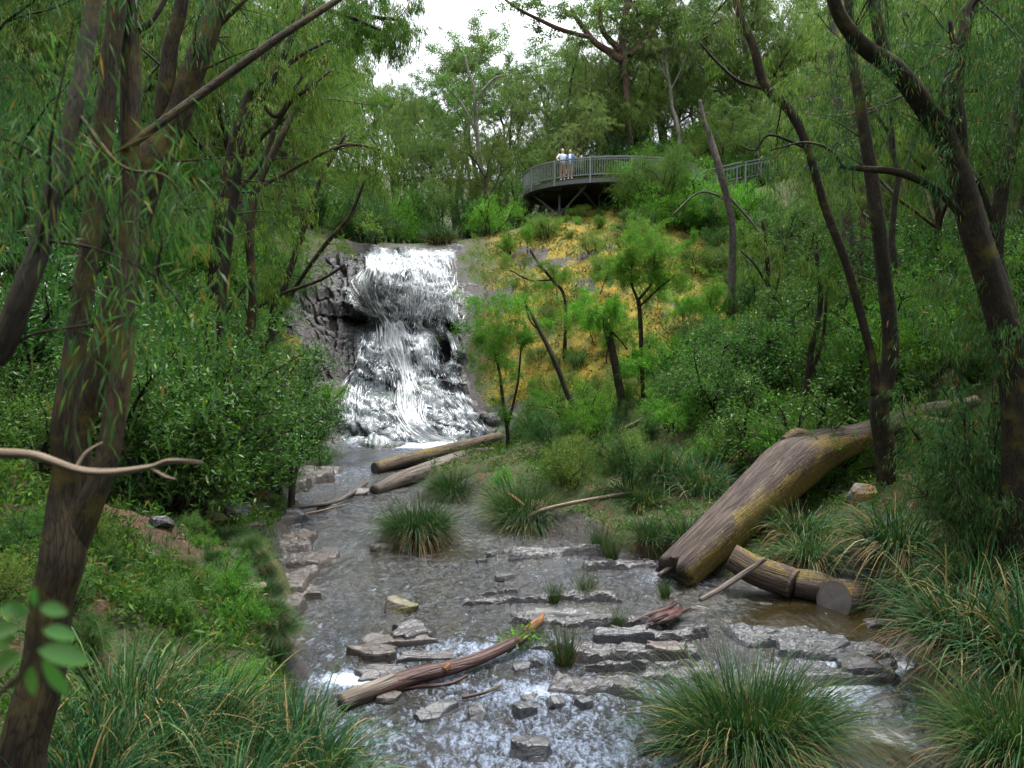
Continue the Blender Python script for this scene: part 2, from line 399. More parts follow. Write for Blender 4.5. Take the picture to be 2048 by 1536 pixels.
mossc = m.mix(m.mr(m.noise(co, 1.5, 7, .72), .41, .62), mossc, m.ramp(nC, [(.3, (.022, .048, .008)), (.5, (.062, .095, .014)), (.7, (.13, .13, .020)), (.85, (.22, .15, .045))]))
c = m.mix(m.attr('moss'), base, mossc)
c = m.mix(m.attr('soil'), c, m.ramp(nC, [(.28, (.028, .014, .008)), (.5, (.075, .036, .020)), (.72, (.16, .085, .05)), (.85, (.28, .2, .13))]))
st = m.noise(m.coord((.6, .6, 5)), 5, 5, .6)
rockc = m.ramp(m.math('ADD', m.math('MULTIPLY', st, .6), m.math('MULTIPLY', nC, .4)), [(.3, (.018, .017, .017)), (.5, (.050, .045, .043)), (.68, (.095, .080, .072)), (.85, (.15, .125, .11))])
rk = m.attr('rock'); c = m.mix(m.mr(rk, .35, .65), c, rockc)
hh = m.math('ADD', m.math('MULTIPLY', nB, 1.0), m.math('MULTIPLY', nC, .5))
MAT_GROUND = m.done(m.pbsdf(c, m.mr(rk, .3, .7, .9, .38), .35, m.bump(hh, .9, .12)))
terr = obj('ground', mesh('ground', np.stack([X, Y, Zt], -1).reshape(-1, 3), grid_faces(*X.shape), {'moss': moss.ravel(), 'rock': rock.ravel(), 'soil': soil.ravel()}), MAT_GROUND)
tag(terr, kind='structure')

# ------------------------------------------------------------------ the stepped rock of the fall
fx = np.arange(-13.2, 2.2, .06); fy = np.arange(28.4, 43.8, .058)
FX, FY = np.meshgrid(fx, fy); FZ = height(FX, FY, False)
sdv = fall_sd(FX, FY)
def terrace(v, k): f = np.floor(v); return f + sstep(k, 1, v - f)
dip = FX * .16 + .35 * vnoise(FX * .35, FY * .35, 20)
amp = sstep(-.2, .5, sdv)
q1 = (FZ + dip) / .62; q2 = (FZ + dip * 1.3 + .25 * vnoise(FX * 1.1, FY * .5, 22)) / .23
detail = (terrace(q1, .62) - q1 + .25) * .62 * .75 + (terrace(q2, .6) - q2 + .25) * .23 * .8
blk = fbm(FX * .55, FY * .55, 24, 3) * .28 + fbm(FX * 2.4 + FY * .6, FY * 2.4, FZ * 2, 4) * .07
FZ2 = FZ + (detail * (1 - .35 * sstep(-8.0, -7.2, FX) * sstep(-1.2, -2.2, FX)) + blk) * amp
DY = np.zeros_like(FZ)
def worley(u, v, seed):
    """nearest-cell random value and distance to the cell's border on the plane (u, v)"""
    iu, iv = np.floor(u).astype(int), np.floor(v).astype(int); d1 = np.full(u.shape, 9.0); d2 = d1.copy(); cid = np.zeros(u.shape)
    for a in (-1, 0, 1):
        for b in (-1, 0, 1):
            h = _perm[(_perm[(iu + a) & 255] + iv + b + seed) & 255]
            cu, cv = iu + a + .5 + .45 * _val[h], iv + b + .5 + .45 * _val[(h * 7 + 31) & 255]; d = np.hypot(u - cu, v - cv)
            nw = d < d1; d2 = np.where(nw, d1, np.minimum(d2, d)); cid = np.where(nw, _val[(h * 13 + 5) & 255], cid); d1 = np.minimum(d1, d)
    return cid, d2 - d1
lft = sstep(-6.6, -8.2, FX)                                # the tilted beds of the dry wall dip towards the water
sv = FZ + FX * (.16 + .75 * lft) + .2 * vnoise(FX * .6, FZ * .6, 35)
c1_, e1_ = worley(FX * .75 + .3 * sv, sv * 1.55, 3); c2_, e2_ = worley(FX * 1.9 + .4 * sv, sv * 4.6, 9)
wetz = sstep(-8.0, -7.2, FX) * sstep(-1.2, -2.2, FX) * (.45 + .4 * sstep(5.2, 6.0, FZ))
DY = DY + amp * (1 - wetz) * (.30 * c1_ + .13 * c2_ + .22 * np.exp(-(e1_ / .07) ** 2) + .10 * np.exp(-(e2_ / .10) ** 2))
def feat(px, py, d, rx, rz, amt):
    global DY
    q = at(px, py, d); DY = DY + amt * np.exp(-((FX - q[0]) / rx) ** 2 - ((FZ - q[2]) / rz) ** 2)
for f in [(742,700,35.4,.55,.75,-.75),(838,700,35.4,.75,.6,-.7),(772,770,34.2,.55,.30,.7),(862,757,34.4,.5,.28,.6),(886,712,35.2,.34,.45,1.5),(708,645,37,.6,.18,.9),
          (815,650,36.8,.45,.10,.4),(872,650,36.8,.3,.18,.8),(905,658,36.6,.4,.2,.6),(925,700,35.5,.5,.4,-.6),(810,557,40,.28,.16,.7),(850,557,40,.25,.13,.7),(700,612,37.8,1.0,.3,-.5),(690,640,37,.5,.12,.4)]: feat(*f)
DY += (.12 * vnoise(FX * 1.4, FZ * 2.2, 31) + .06 * np.abs(vnoise(FX * 3.5, FZ * 6.5, 33))) * amp
FZ2 = FZ2 + .75 * np.exp(-((FX + 5.1) / 1.0) ** 2 - ((FY - 29.8) / .55) ** 2) + .25 * np.exp(-((FX + 6.3) / .8) ** 2 - ((FY - 30.6) / .5) ** 2)
FZ2 = FZ2 + np.where(sdv < .1, -.9 * sstep(.05, -.5, sdv), 0)
FP = np.stack([FX, FY + DY, FZ2], -1)
fpx, fpy, fdep = proj(FP)
# where the water runs, traced from the lip to the pool: (column, row, half width)
PATHS = [
    ([(742,512,9),(745,540,12),(740,560,17),(747,590,12),(760,617,11),(778,640,14),(788,662,17),(793,690,19),(803,720,15),(810,750,11),(814,775,13),(818,800,17),(820,827,14),(834,853,13),(860,872,12),(900,884,9)], 620, 1.0),
    ([(770,508,10),(765,535,14),(758,560,14),(763,590,10),(775,625,9),(786,648,12),(795,680,16)], 260, .9),
    ([(800,525,12),(785,560,12),(776,590,7),(780,615,7),(788,640,8),(795,665,12)], 220, .9),
    ([(690,570,4),(700,590,5),(712,612,5),(738,626,6),(762,640,7)], 70, .6),
    ([(728,668,3),(724,700,4),(721,735,6),(712,765,12),(705,800,16),(700,840,18)], 130, .6),
    ([(775,690,14),(768,720,16),(758,745,19),(756,782,20)], 170, .75),
    ([(838,620,4),(838,650,5),(845,672,12),(850,700,17),(854,730,21),(858,756,24)], 260, .8),
    ([(830,680,10),(838,720,12),(845,750,14)], 80, .7),
    ([(876,598,4),(878,630,3),(879,665,4)], 50, .7), ([(896,668,3),(903,680,3),(908,705,3),(908,720,5),(895,740,10)], 60, .6),
    ([(818,590,5),(806,620,4),(804,650,4)], 30, .4),
    ([(840,760,14),(865,768,12),(885,790,9),(905,815,9),(930,842,10),(962,868,9)], 140, .65),
    ([(762,800,10),(785,830,9),(800,860,8),(815,880,7)], 90, .6), ([(720,790,16),(715,820,16),(735,850,14),(770,868,10)], 90, .5),
    ([(905,745,6),(915,780,6),(935,820,7),(970,866,7)], 60, .5),
    ([(860,512,18),(865,545,22),(868,575,24),(862,605,24),(855,645,22)], 170, .5), ([(815,515,16),(822,545,18),(830,575,20),(825,610,18),(815,645,16)], 150, .5),
    ([(895,515,13),(898,560,13),(902,600,13),(905,640,12)], 80, .4), ([(760,503,25),(760,512,22)], 60, .6),
    ([(690,800,12),(685,830,12),(690,855,10)], 40, .4)]
flow = np.zeros_like(FZ)
for pts, cnt, wt in PATHS:
    p = crom(pts, 40)
    for (a, b, hw) in p:
        flow = np.maximum(flow, wt * np.exp(-((fpx - a) / (hw * 1.05)) ** 2 - ((fpy - b) / 7.0) ** 2))
poly = sstep(715, 750, fpx + 10 * vnoise(FX, FZ, 53)) * sstep(928, 895, fpx + 12 * vnoise(FX * 2, FZ * 2, 52)) * sstep(498, 508, fpy) * sstep(660, 640, fpy) * (.52 + .13 * vnoise(FX * 1.2, FZ * 1.2, 50))
poly = poly + sstep(700, 722, fpx) * sstep(925, 905, fpx) * sstep(496, 500, fpy) * sstep(522, 512, fpy) * .16
poly2 = sstep(680 , 700, fpx - (fpy - 780) * -.1) * sstep(985, 955, fpx - (fpy - 870) * .35) * sstep(770, 790, fpy) * sstep(905, 880, fpy) * (.42 + .14 * vnoise(FX * 1.2, FZ * 1.6, 51))
poly3 = sstep(700, 725, fpx) * sstep(880, 865, fpx) * sstep(650, 665, fpy) * sstep(790, 770, fpy) * .38
flow = np.maximum(flow, np.maximum(poly, np.maximum(poly2, poly3))) * sstep(-.1, .4, sdv)
m = M('wet_fall_rock')
co = m.coord(); st = m.noise(m.coord((.7, .7, 4)), 3.2, 6, .62, .6); nB = m.noise(co, 6, 6, .65); nC = m.noise(co, 24, 5, .7)
mixn = m.math('ADD', m.math('MULTIPLY', st, .55), m.math('MULTIPLY', nC, .45))
c = m.ramp(mixn, [(.28, (.010, .010, .012)), (.48, (.030, .031, .036)), (.66, (.062, .060, .064)), (.85, (.11, .10, .095))])
dry = m.attr('dry'); c = m.mix(dry, c, m.ramp(mixn, [(.3, (.028, .025, .026)), (.52, (.075, .066, .064)), (.7, (.13, .108, .098))]))
c = m.mix(m.math('MULTIPLY', m.mr(m.noise(co, 1.6, 5, .7), .52, .66), m.attr('green')), c, m.ramp(nC, [(.3, (.03, .065, .012)), (.7, (.12, .20, .03))]))
c = m.mix(m.mr(m.attr('algae'), .3, .7), c, m.ramp(nC, [(.3, (.05, .10, .01)), (.7, (.16, .24, .03))]))
crack = m.mr(m.voro(m.coord((1, 1, 2.2)), 3.1), 0, .05)
hh = m.math('ADD', m.math('MULTIPLY', st, .8), m.math('ADD', m.math('MULTIPLY', nC, .5), m.math('MULTIPLY', crack, .25)))
MAT_FALL = m.done(m.pbsdf(m.mix(crack, m.mix(1.0, c, (.35, .35, .35), 'MULTIPLY'), c), m.mr(dry, 0, 1, .24, .6), .5, m.bump(hh, .9, .08)))
dryv = np.clip(sstep(690, 660, fpx - (fpy - 640) * .15) * .8 + sstep(930, 960, fpx) * .5, 0, 1)
alg = np.zeros_like(FZ)
for (a, b, r1, r2) in [(880,785,7,9),(895,795,10,5),(887,800,5,7),(905,835,6,9),(910,850,9,5),(800,862,13,6),(945,838,5,9),(870,770,8,4),(865,655,9,5),(873,680,12,6),(740,800,7,4),(757,600,4,8)]:
    alg = np.maximum(alg, np.exp(-((fpx - a) / r1) ** 2 - ((fpy - b) / r2) ** 2) * (1 + .6 * vnoise(FX * 5, FZ * 5, 3)))
rockobj = obj('rock_face', mesh('rock_face', FP.reshape(-1, 3), grid_faces(*FX.shape), {'dry': dryv.ravel(), 'green': (.35 + .65 * sstep(.1, .4, flow)).ravel() * sstep(670, 720, fpx).ravel(), 'algae': alg.ravel()}), MAT_FALL)
tag(rockobj, kind='structure')

# ------------------------------------------------------------------ the falling water: a thin film over the rock and thousands of strands
m = M('white_water')
co = m.coord((1.0, .8, .35)); n1 = m.noise(co, 7, 6, .72, 1.0); n2 = m.noise(co, 24, 4, .75, .5); fl = m.attr('flow')
k = m.math('ADD', m.math('MULTIPLY', fl, 1.0), m.math('SUBTRACT', m.math('ADD', m.math('MULTIPLY', n1, .75), m.math('MULTIPLY', n2, .65)), 1.06))
fac = m.math('MAXIMUM', m.mr(k, .0, .50, 0, .95), m.mr(fl, .15, .45, 0, .44))
white = m.pbsdf(m.ramp(k, [(.0, (.17, .21, .24)), (.2, (.26, .31, .35)), (.42, (.50, .55, .58)), (.85, (.78, .80, .81))]), .45, .4, m.bump(n1, .7, .05))
tr = m.n('BsdfTransparent')
gl = m.n('BsdfGlossy'); gl.inputs['Roughness'].default_value = .12; m.l(m.bump(n1, .8, .04), gl.inputs['Normal'])
film = m.mixs(m.mr(fl, .1, .5, 0, .10), tr.outputs[0], gl.outputs[0])
MAT_FILM = m.done(m.mixs(fac, film, white))
m = M('water_strand')
sc_ = m.ramp(m.n('NewGeometry').outputs['Random Per Island'], [(0, (.42, .47, .51)), (.35, (.62, .66, .69)), (.8, (.82, .84, .85)), (1, (.88, .89, .89))])
MAT_STRAND = m.done(m.mixs(.2, m.pbsdf(sc_, .5, .3), m.n('BsdfTranslucent').outputs[0]))
keep = flow > .10
gi = grid_faces(*FX.shape); kf = keep.ravel()[gi].any(1); gi = gi[kf]
gyv, gxv = np.gradient(FP, axis=0), np.gradient(FP, axis=1)
FN = nrm(np.cross(gxv, gyv)); FN = np.where(FN[..., 2:3] < 0, -FN, FN)
used, inv = np.unique(gi, return_inverse=True)
fall = empty('waterfall', at(820, 880, 30.5)); tag(fall, 'white water spreading in strands down the stepped dark rock face', 'waterfall', kind='structure')
o = obj('water_film', mesh('water_film', (FP + FN * .03 + np.array([0, -.02, 0])).reshape(-1, 3)[used] - np.array(fall.location), inv.reshape(-1, 4), {'flow': flow.ravel()[used]}), MAT_FILM, fall)
# nearest rock depth per photograph pixel, used to lay each strand on the rock
dep = np.full((440, 420), 99.0); ix = np.round(fpx - 600).astype(int); iy = np.round(fpy - 480).astype(int); YD = FP[..., 1]
ok = (ix >= 0) & (ix < 420) & (iy >= 0) & (iy < 440)
for a in (-1, 0, 1):
    for b in (-1, 0, 1):
        i2, j2 = np.clip(ix[ok] + a, 0, 419), np.clip(iy[ok] + b, 0, 439); np.minimum.at(dep, (j2, i2), YD[ok])
dep[dep > 90] = 36
rg = rs(5); SV, SF, sn = [], [], 0
for pts, cnt, wt in PATHS:
    p = crom(pts, 60)
    for k in range(int(cnt * 2.3)):
        a = rg.uniform(0, .96); ln = rg.uniform(.03, .14); b = min(1.0, a + ln)
        n = max(4, int((b - a) * 40)); tt = np.linspace(a, b, n)
        q = np.stack([np.interp(tt, np.linspace(0, 1, 60), p[:, i]) for i in range(3)], -1)
        off = np.clip(rg.normal(0, .85), -2.0, 2.0)
        x = q[:, 0] + off * q[:, 2] + np.cumsum(rg.normal(0, .9, n)); y = q[:, 1] + rg.normal(0, 2.0)
        d = dep[np.clip(np.round(y - 480).astype(int), 0, 439), np.clip(np.round(x - 600).astype(int), 0, 419)]
        d = np.minimum(d, np.convolve(np.pad(d, 2, mode='edge'), np.ones(5) / 5, 'valid')) - rg.uniform(.03, .14)
        P = at(x, y, d); wd = rg.uniform(.004, .017) * (.5 + wt) * np.sin(np.linspace(.25, PI - .15, n)) ** .6
        ex = np.stack([wd, np.zeros(n), np.zeros(n)], -1); mid = P + np.array([0, -.012, .008])
        V = np.stack([P - ex, mid, P + ex], 1).reshape(-1, 3); i = np.arange(n - 1) * 3
        SF.append(np.concatenate([np.stack([i, i + 1, i + 4, i + 3], -1), np.stack([i + 1, i + 2, i + 5, i + 4], -1)]) + sn); SV.append(V); sn += len(V)
o = obj('water_strands', mesh('water_strands', np.concatenate(SV) - np.array(fall.location), np.concatenate(SF)), MAT_STRAND, fall); o['kind'] = 'stuff'

# ------------------------------------------------------------------ the creek's surface
wy = np.concatenate([np.arange(4, 18, .055), np.arange(18, 31.6, .075)]); wt_ = np.linspace(0, 1, 150)
WT, WY = np.meshgrid(wt_, wy); xl, xr, wz = creek(WY); WX = xl - .9 + (xr - xl + 1.8) * WT
def blob(x, y, rx, ry): return np.exp(-((WX - x) / rx) ** 2 - ((WY - y) / ry) ** 2)
calm = np.clip(blob(5.2, 13.2, 1.9, 1.15) * 1.3 + blob(-5.8, 27.5, 1.5, 1.6) + blob(-1.2, 17.0, 1.2, .9) * .8 + blob(4.6, 9.4, 1.0, .8) + blob(-3.7, 16, .8, 1.0) * .7 + blob(.8, 13.4, 1.0, .4), 0, 1)
rif = np.clip(1 - calm, .04, 1) * (.55 + .45 * sstep(15, 9, WY))
fm = blob(-3.2, 30.0, 2.2, .7) * 1.3 + blob(-1.6, 30.2, 1.4, .4) + blob(-2.2, 11.2, .6, .22) * 1.3 + blob(4.4, 11.0, .9, .7) * .75 + blob(5.6, 11.6, .9, .25) * .8 + blob(-.2, 12.1, 1.6, .35) * .5 + blob(.4, 9.4, 2.2, 1.2) * .28 + blob(-5.6, 25, 1.2, 1.2) * .35 + blob(.6, 10.9, 1.2, .3) * .5 + blob(3.2, 15.2, .7, .3) * .6
ang = np.interp(WY, [6, 10, 14, 20, 26, 30], [.9, .35, .25, .35, -.2, .3])
a_ = WX * np.cos(ang) + WY * np.sin(ang); b_ = -WX * np.sin(ang) + WY * np.cos(ang)
wav = rif * (.020 * fbm(a_ * 2.6, b_ * 1.5, 40, 3) + .009 * np.abs(vnoise(a_ * 7, b_ * 4.2, 42)) + .014 * vnoise(a_ * 1.1, b_ * .8, 44))
WZ = wz + wav - .5 * sstep(30.9, 31.5, WY)
m = M('creek_water')
cv = m.coord((1.25, .8, 1)); n1 = m.noise(cv, 5.5, 5, .62, 1.3); n2 = m.noise(cv, 17, 4, .62, 1.0); n3_ = m.noise(cv, 1.3, 3)
rf = m.attr('riffle'); fo = m.attr('foam_glint')
nL = m.noise(m.coord((1.5, .8, 1)), 2.3, 3, .5, 1.0)
bh = m.math('MULTIPLY', m.math('ADD', m.math('ADD', n1, m.math('MULTIPLY', nL, 1.5)), m.math('MULTIPLY', n2, .38)), m.mr(rf, 0, 1, .05, 1.0, False))
nb = m.bump(bh, 1.0, .16)
deep = m.ramp(n3_, [(.3, (.010, .008, .003)), (.7, (.032, .024, .008))])
body = m.pbsdf(deep, .08, .5, nb)
trn = m.n('BsdfTransparent'); trn.inputs[0].default_value = (.42, .32, .16, 1)
wat = m.mixs(.88, trn.outputs[0], body)
gl = m.n('BsdfGlossy'); gl.inputs['Roughness'].default_value = .06; m.l(nb, gl.inputs['Normal']); gl.inputs['Color'].default_value = (.70, .82, 1, 1)
fr = m.n('Fresnel'); fr.inputs['IOR'].default_value = 1.40; m.l(nb, fr.inputs['Normal'])
wat = m.mixs(fr.outputs[0], wat, gl.outputs[0])
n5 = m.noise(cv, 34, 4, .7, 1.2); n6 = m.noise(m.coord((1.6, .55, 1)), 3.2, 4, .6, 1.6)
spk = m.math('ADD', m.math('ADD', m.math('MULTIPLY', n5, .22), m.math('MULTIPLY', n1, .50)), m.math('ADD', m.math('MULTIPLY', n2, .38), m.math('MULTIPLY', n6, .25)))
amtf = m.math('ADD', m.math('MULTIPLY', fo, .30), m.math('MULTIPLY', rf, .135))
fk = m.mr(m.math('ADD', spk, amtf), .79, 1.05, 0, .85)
foam_glint = m.pbsdf(m.mix(m.mr(fo, .3, .9), (.30, .37, .50), (.62, .68, .76)), .35, .5, nb)  # foam at the falls; elsewhere blue speckle paints sky glints into the ripples' colour
MAT_WATER = m.done(m.mixs(fk, wat, foam_glint))
wob_ = obj('creek', mesh('creek', np.stack([WX, WY, WZ], -1).reshape(-1, 3), grid_faces(*WX.shape), {'riffle': rif.ravel(), 'foam_glint': fm.ravel()}), MAT_WATER)
tag(wob_, kind='structure')
# ------------------------------------------------------------------ plant builders
def twig_leaves(T0, TD, TL, n, rng, L, W, style, twigsag=.35, jit=.05):
    """n leaves on each twig; style: hang (weeping), spray (all round the twig), clump (ball at the twig's end), fine (feathery)"""
    m_ = len(T0); T0 = np.repeat(T0, n, 0); TD = np.repeat(TD, n, 0); TLr = np.repeat(TL, n)
    N = m_ * n; t = rng.uniform(0, 1, N)
    if style == 'clump':
        r = rng.normal(size=(N, 3)); r = nrm(r) * (rng.uniform(0, 1, N) ** .45)[:, None] * TLr[:, None] * np.array([1, 1, .62])
        P = T0 + TD * TLr[:, None] * .3 + r; A = nrm(nrm(r) * .6 + rng.normal(size=(N, 3)) * .6 + np.array([0, 0, -.35]))
    else:
        P = T0 + TD * (TLr * t)[:, None] - UPV * (twigsag * TLr * t * t)[:, None] + rng.normal(0, jit, (N, 3))
        tang = nrm(TD - UPV * (2 * twigsag * t)[:, None])
        if style == 'hang': A = nrm(tang * .55 + rng.normal(0, .38, (N, 3)) + np.array([0, 0, -.95]))
        elif style == 'fine': A = nrm(tang * .6 + rng.normal(0, .75, (N, 3)) + np.array([0, 0, .1]))
        else: A = nrm(tang * .5 + rng.normal(0, .62, (N, 3)) + np.array([0, 0, .12]))
    sz = rng.uniform(.65, 1.2, N)
    return kites(P, A, L * sz, W * sz * rng.uniform(.8, 1.2, N), rng, droop=.16 if style == 'hang' else .06)

def grow(rng, tb, tw, p, d, L, r, lvl, maxl, o):
    """recursive limb: appends tubes to tb and leaf-bearing twigs to tw"""
    n = max(4, int(L / o['step']) + 2); P = [p]; dd = np.array(d, float)
    for i in range(n - 1):
        dd = nrm(dd + rng.normal(0, o['wig'], 3) + np.array([0, 0, o['up'][min(lvl, len(o['up']) - 1)]]) * .12)
        P.append(P[-1] + dd * L / (n - 1))
    P = np.array(P); R = np.linspace(r, r * (.5 if lvl < maxl else .25), n)
    if r > .006: tb.add(P, R, 7 if lvl == 0 else (5 if lvl == 1 else 3), seed=rng.randint(50))
    if lvl >= o['leaf_from']:
        k = o['tw'][min(lvl - o['leaf_from'], len(o['tw']) - 1)]
        for j in range(k):
            t = rng.uniform(.25, 1); q = P[min(n - 1, int(t * (n - 1)))]
            q = q + rng.normal(0, .05, 3)
            a = nrm(dd * .5 + rng.normal(0, .7, 3) + np.array([0, 0, o['twup']]))
            tw.append((q, a, o['twl'] * rng.uniform(.6, 1.25)))
    if lvl < maxl:
        k = o['kids'][lvl] + rng.randint(0, 2); ph = rng.uniform(0, 2 * PI)
        for j in range(k):
            t = 1.0 if j == 0 else rng.uniform(o['from'][lvl], 1)
            q = P[min(n - 1, int(round(t * (n - 1))))]
            ph += 2.4 + rng.normal(0, .4); sp = o['spread'][lvl] * rng.uniform(.7, 1.25)
            ref = nrm(np.cross(dd, [.3, .9, .2])); r2 = np.cross(dd, ref)
            nd = nrm(dd * math.cos(sp) + (ref * math.cos(ph) + r2 * math.sin(ph)) * math.sin(sp))
            grow(rng, tb, tw, q, nd, L * o['len'][lvl] * rng.uniform(.75, 1.15), r * o['rad'][lvl] * (.8 if j else 1), lvl + 1, maxl, o)

ST_ = dict(
  pep=dict(step=.6, wig=.13, up=[.25, .15, -.1, -.3], leaf_from=2, tw=[3, 5], twup=-.2, twl=1.05, kids=[4, 4, 4], spread=[.7, .75, .8], len=[.62, .58, .6], rad=[.55, .55, .5], **{'from': [.45, .35, .3]}),
  tallpep=dict(step=.7, wig=.10, up=[.3, .2, 0, -.2], leaf_from=2, tw=[3, 4], twup=-.2, twl=1.1, kids=[5, 4, 4], spread=[.5, .65, .75], len=[.5, .55, .6], rad=[.5, .55, .5], **{'from': [.35, .3, .3]}),
  euc=dict(step=1.0, wig=.09, up=[.3, .35, .35, .2], leaf_from=3, tw=[2], twup=.4, twl=.75, kids=[5, 4, 3], spread=[.6, .6, .6], len=[.36, .55, .6], rad=[.45, .55, .5], **{'from': [.62, .4, .4]}),
  bush=dict(step=.3, wig=.16, up=[.2, .2, .1], leaf_from=1, tw=[6, 5], twup=.25, twl=.42, kids=[4, 4], spread=[.55, .7], len=[.62, .6], rad=[.6, .6], **{'from': [.25, .3]}),
  wat=dict(step=.3, wig=.12, up=[.25, .3, .2, .1], leaf_from=2, tw=[4, 5], twup=.1, twl=.42, kids=[5, 4, 4], spread=[.6, .6, .7], len=[.55, .6, .6], rad=[.55, .55, .5], **{'from': [.4, .3, .3]}))

def make_tree(seed, H, r0, style, lean=.12, trunk=.45):
    rng = rs(seed); tb, tw = Tubes(), []
    d = nrm(np.array([rng.normal(0, lean), rng.normal(0, lean), 1.0]))
    grow(rng, tb, tw, np.array([0, 0, -.15]), d, H * trunk, r0, 0, 3 if style != 'bush' else 2, ST_[style])
    return tb, tw, rng
def make_bush(seed, H, stems=6, lean=.55):
    rng = rs(seed); tb, tw = Tubes(), []
    for k in range(stems):
        a = k * 2 * PI / stems + rng.normal(0, .3); t = lean * rng.uniform(.3, 1.1)
        grow(rng, tb, tw, np.array([.12 * math.cos(a), .12 * math.sin(a), -.1]), nrm(np.array([math.cos(a) * t, math.sin(a) * t, 1])), H * rng.uniform(.4, .6), .02 * H, 0, 2, ST_['bush'])
    return tb, tw, rng
def twarr(tw): return np.array([t[0] for t in tw]), np.array([t[1] for t in tw]), np.array([t[2] for t in tw])

LIB = {}
def lib(kind, tb, tw, rng, nleaf, L, W, style, bark, leaf, **kw):
    T0, TD, TL = twarr(tw); n = max(8, int(round(nleaf / len(tw))))
    V, F = twig_leaves(T0, TD, TL, n, rng, L, W, style, **kw)
    top = np.percentile(V[:, 2], 99.5); rad = np.percentile(np.hypot(V[:, 0], V[:, 1]), 92)
    LIB.setdefault(kind, []).append(dict(trunk=(tb.mesh(kind + '_trunk'), bark), crown=(mesh(kind + '_crown', V, F, smooth=False), leaf), H=top, R=rad))
for i in range(4): lib('pep', *make_tree(100 + i, 11, .17, 'pep'), 20000, .17, .019, 'hang', B_BROWN, L_PEP)
for i in range(2): lib('talld', *make_tree(150 + i, 16, .2, 'tallpep', .08, .62), 20000, .17, .019, 'hang', B_DARK, L_PEPD)
for i in range(2): lib('pepd', *make_tree(120 + i, 11, .17, 'pep', .2), 22000, .16, .017, 'hang', B_DARK, L_PEPD)
for i in range(3): lib('tall', *make_tree(140 + i, 16, .2, 'tallpep', .08, .6), 21000, .22, .032, 'hang', B_GREY, L_FAR)
for i in range(4): lib('euc', *make_tree(160 + i, 22, .26, 'euc', .05, .62), 21000, .17, .075, 'clump', B_PALE, L_EUC)
for i in range(3): lib('wat', *make_tree(180 + i, 3.6, .045, 'wat', .12, .5), 15000, .10, .016, 'fine', B_DARK, L_WAT, jit=.03)
for i in range(4): lib('bush', *make_bush(200 + i, 2.4), 11000, .085, .024, 'spray', B_DARK, L_BUSH)
for i in range(3): lib('gloss', *make_bush(220 + i, 3.2, 4, .4), 6500, .11, .034, 'spray', B_DARK, L_GLOSS)
for i in range(3): lib('heath', *make_bush(240 + i, 1.2, 8, .8), 7000, .065, .014, 'fine', B_DARK, L_HEATH, jit=.03)
for i in range(3): lib('fineb', *make_bush(260 + i, 2.2, 6, .6), 12000, .085, .015, 'fine', B_DARK, L_WAT, jit=.03)
for i in range(3): lib('weep', *make_bush(280 + i, 2.6, 5, .5), 9000, .15, .014, 'hang', B_DARK, L_PEPD)
NAMES = dict(pep=('peppermint_tree', 'tree'), pepd=('peppermint_tree', 'tree'), talld=('tall_peppermint_tree', 'tree'), tall=('tall_peppermint_tree', 'tree'), euc=('eucalypt_tree', 'tree'), wat=('wattle', 'wattle'), bush=('leafy_shrub', 'shrub'),
             gloss=('glossy_shrub', 'shrub'), heath=('heath_shrub', 'shrub'), fineb=('feathery_shrub', 'shrub'), weep=('weeping_shrub', 'shrub'))
def plant(kind, x, y, H, label, group=None, rng=random, i=None, sink=.05, squash=1.0, z=None):
    v = LIB[kind][rng.randint(0, len(LIB[kind]) - 1) if i is None else i % len(LIB[kind])]
    nm, cat = NAMES[kind]; s = H / v['H']
    p = drop(x, y, sink) if z is None else np.array([x, y, z])
    o = empty(nm, p, label, cat, group, rz=rng.uniform(0, 2 * PI), sc=s)
    o.scale.z = s * squash
    tree = cat in ('tree', 'wattle')
    obj('trunk' if tree else 'stems', v['trunk'][0], v['trunk'][1], o); obj('crown' if tree else 'foliage', v['crown'][0], v['crown'][1], o)
    return o

# ------------------------------------------------------------------ sedges
def tussock_mesh(seed, n, R, H, W, droop, spread, seg=5, dead=.0):
    rng = rs(seed); a = rng.uniform(0, 2 * PI, n); r = R * np.sqrt(rng.uniform(0, 1, n)); out = np.stack([np.cos(a), np.sin(a), np.zeros(n)], -1)
    B = out * r[:, None]; B[:, 2] = -.05
    tilt = spread * (.25 + .75 * r / R) * rng.uniform(.5, 1.3, n) ; wob = rng.normal(0, .24, (n, 3))
    D = nrm(out * tilt[:, None] + UPV + wob)
    L = H * rng.uniform(.3, 1.0, n) ** .6 * rng.uniform(.8, 1.25, n)
    return blades(B, D, L, W * rng.uniform(.6, 1.25, n), rng, droop * rng.uniform(.5, 1.4, n), seg)
TUS = {}
def tus(kind, seed, n, R, H, W, droop, spread, mat, nd, seg=6):
    V, F = tussock_mesh(seed, n, R, H, W, droop, spread, seg)
    V2, F2 = tussock_mesh(seed + 50, nd, R * 1.05, H * .8, W, droop * 1.5, spread * 1.5, seg)
    TUS.setdefault(kind, []).append(((mesh(kind + '_blades', V, F, smooth=False), mat), (mesh(kind + '_dead', V2, F2, smooth=False), L_DEAD)))
for i in range(2): tus('fine', 300 + i, 3600, .30, 1.25, .0078, .50, .95, L_FINE, 700, 6)
for i in range(3): tus('sedge', 310 + i, 800, .26, 1.3, .015, .46, .75, L_SEDGE, 130)
for i in range(2): tus('sword', 320 + i, 620, .30, 1.5, .018, .6, .95, L_SEDGE, 220)
for i in range(2): tus('reed', 330 + i, 260, .12, .75, .007, .12, .28, L_FINE, 50, 4)
TN = dict(fine='fine_sedge_tussock', sedge='sedge_tussock', sword='sword_sedge', reed='reed_clump')
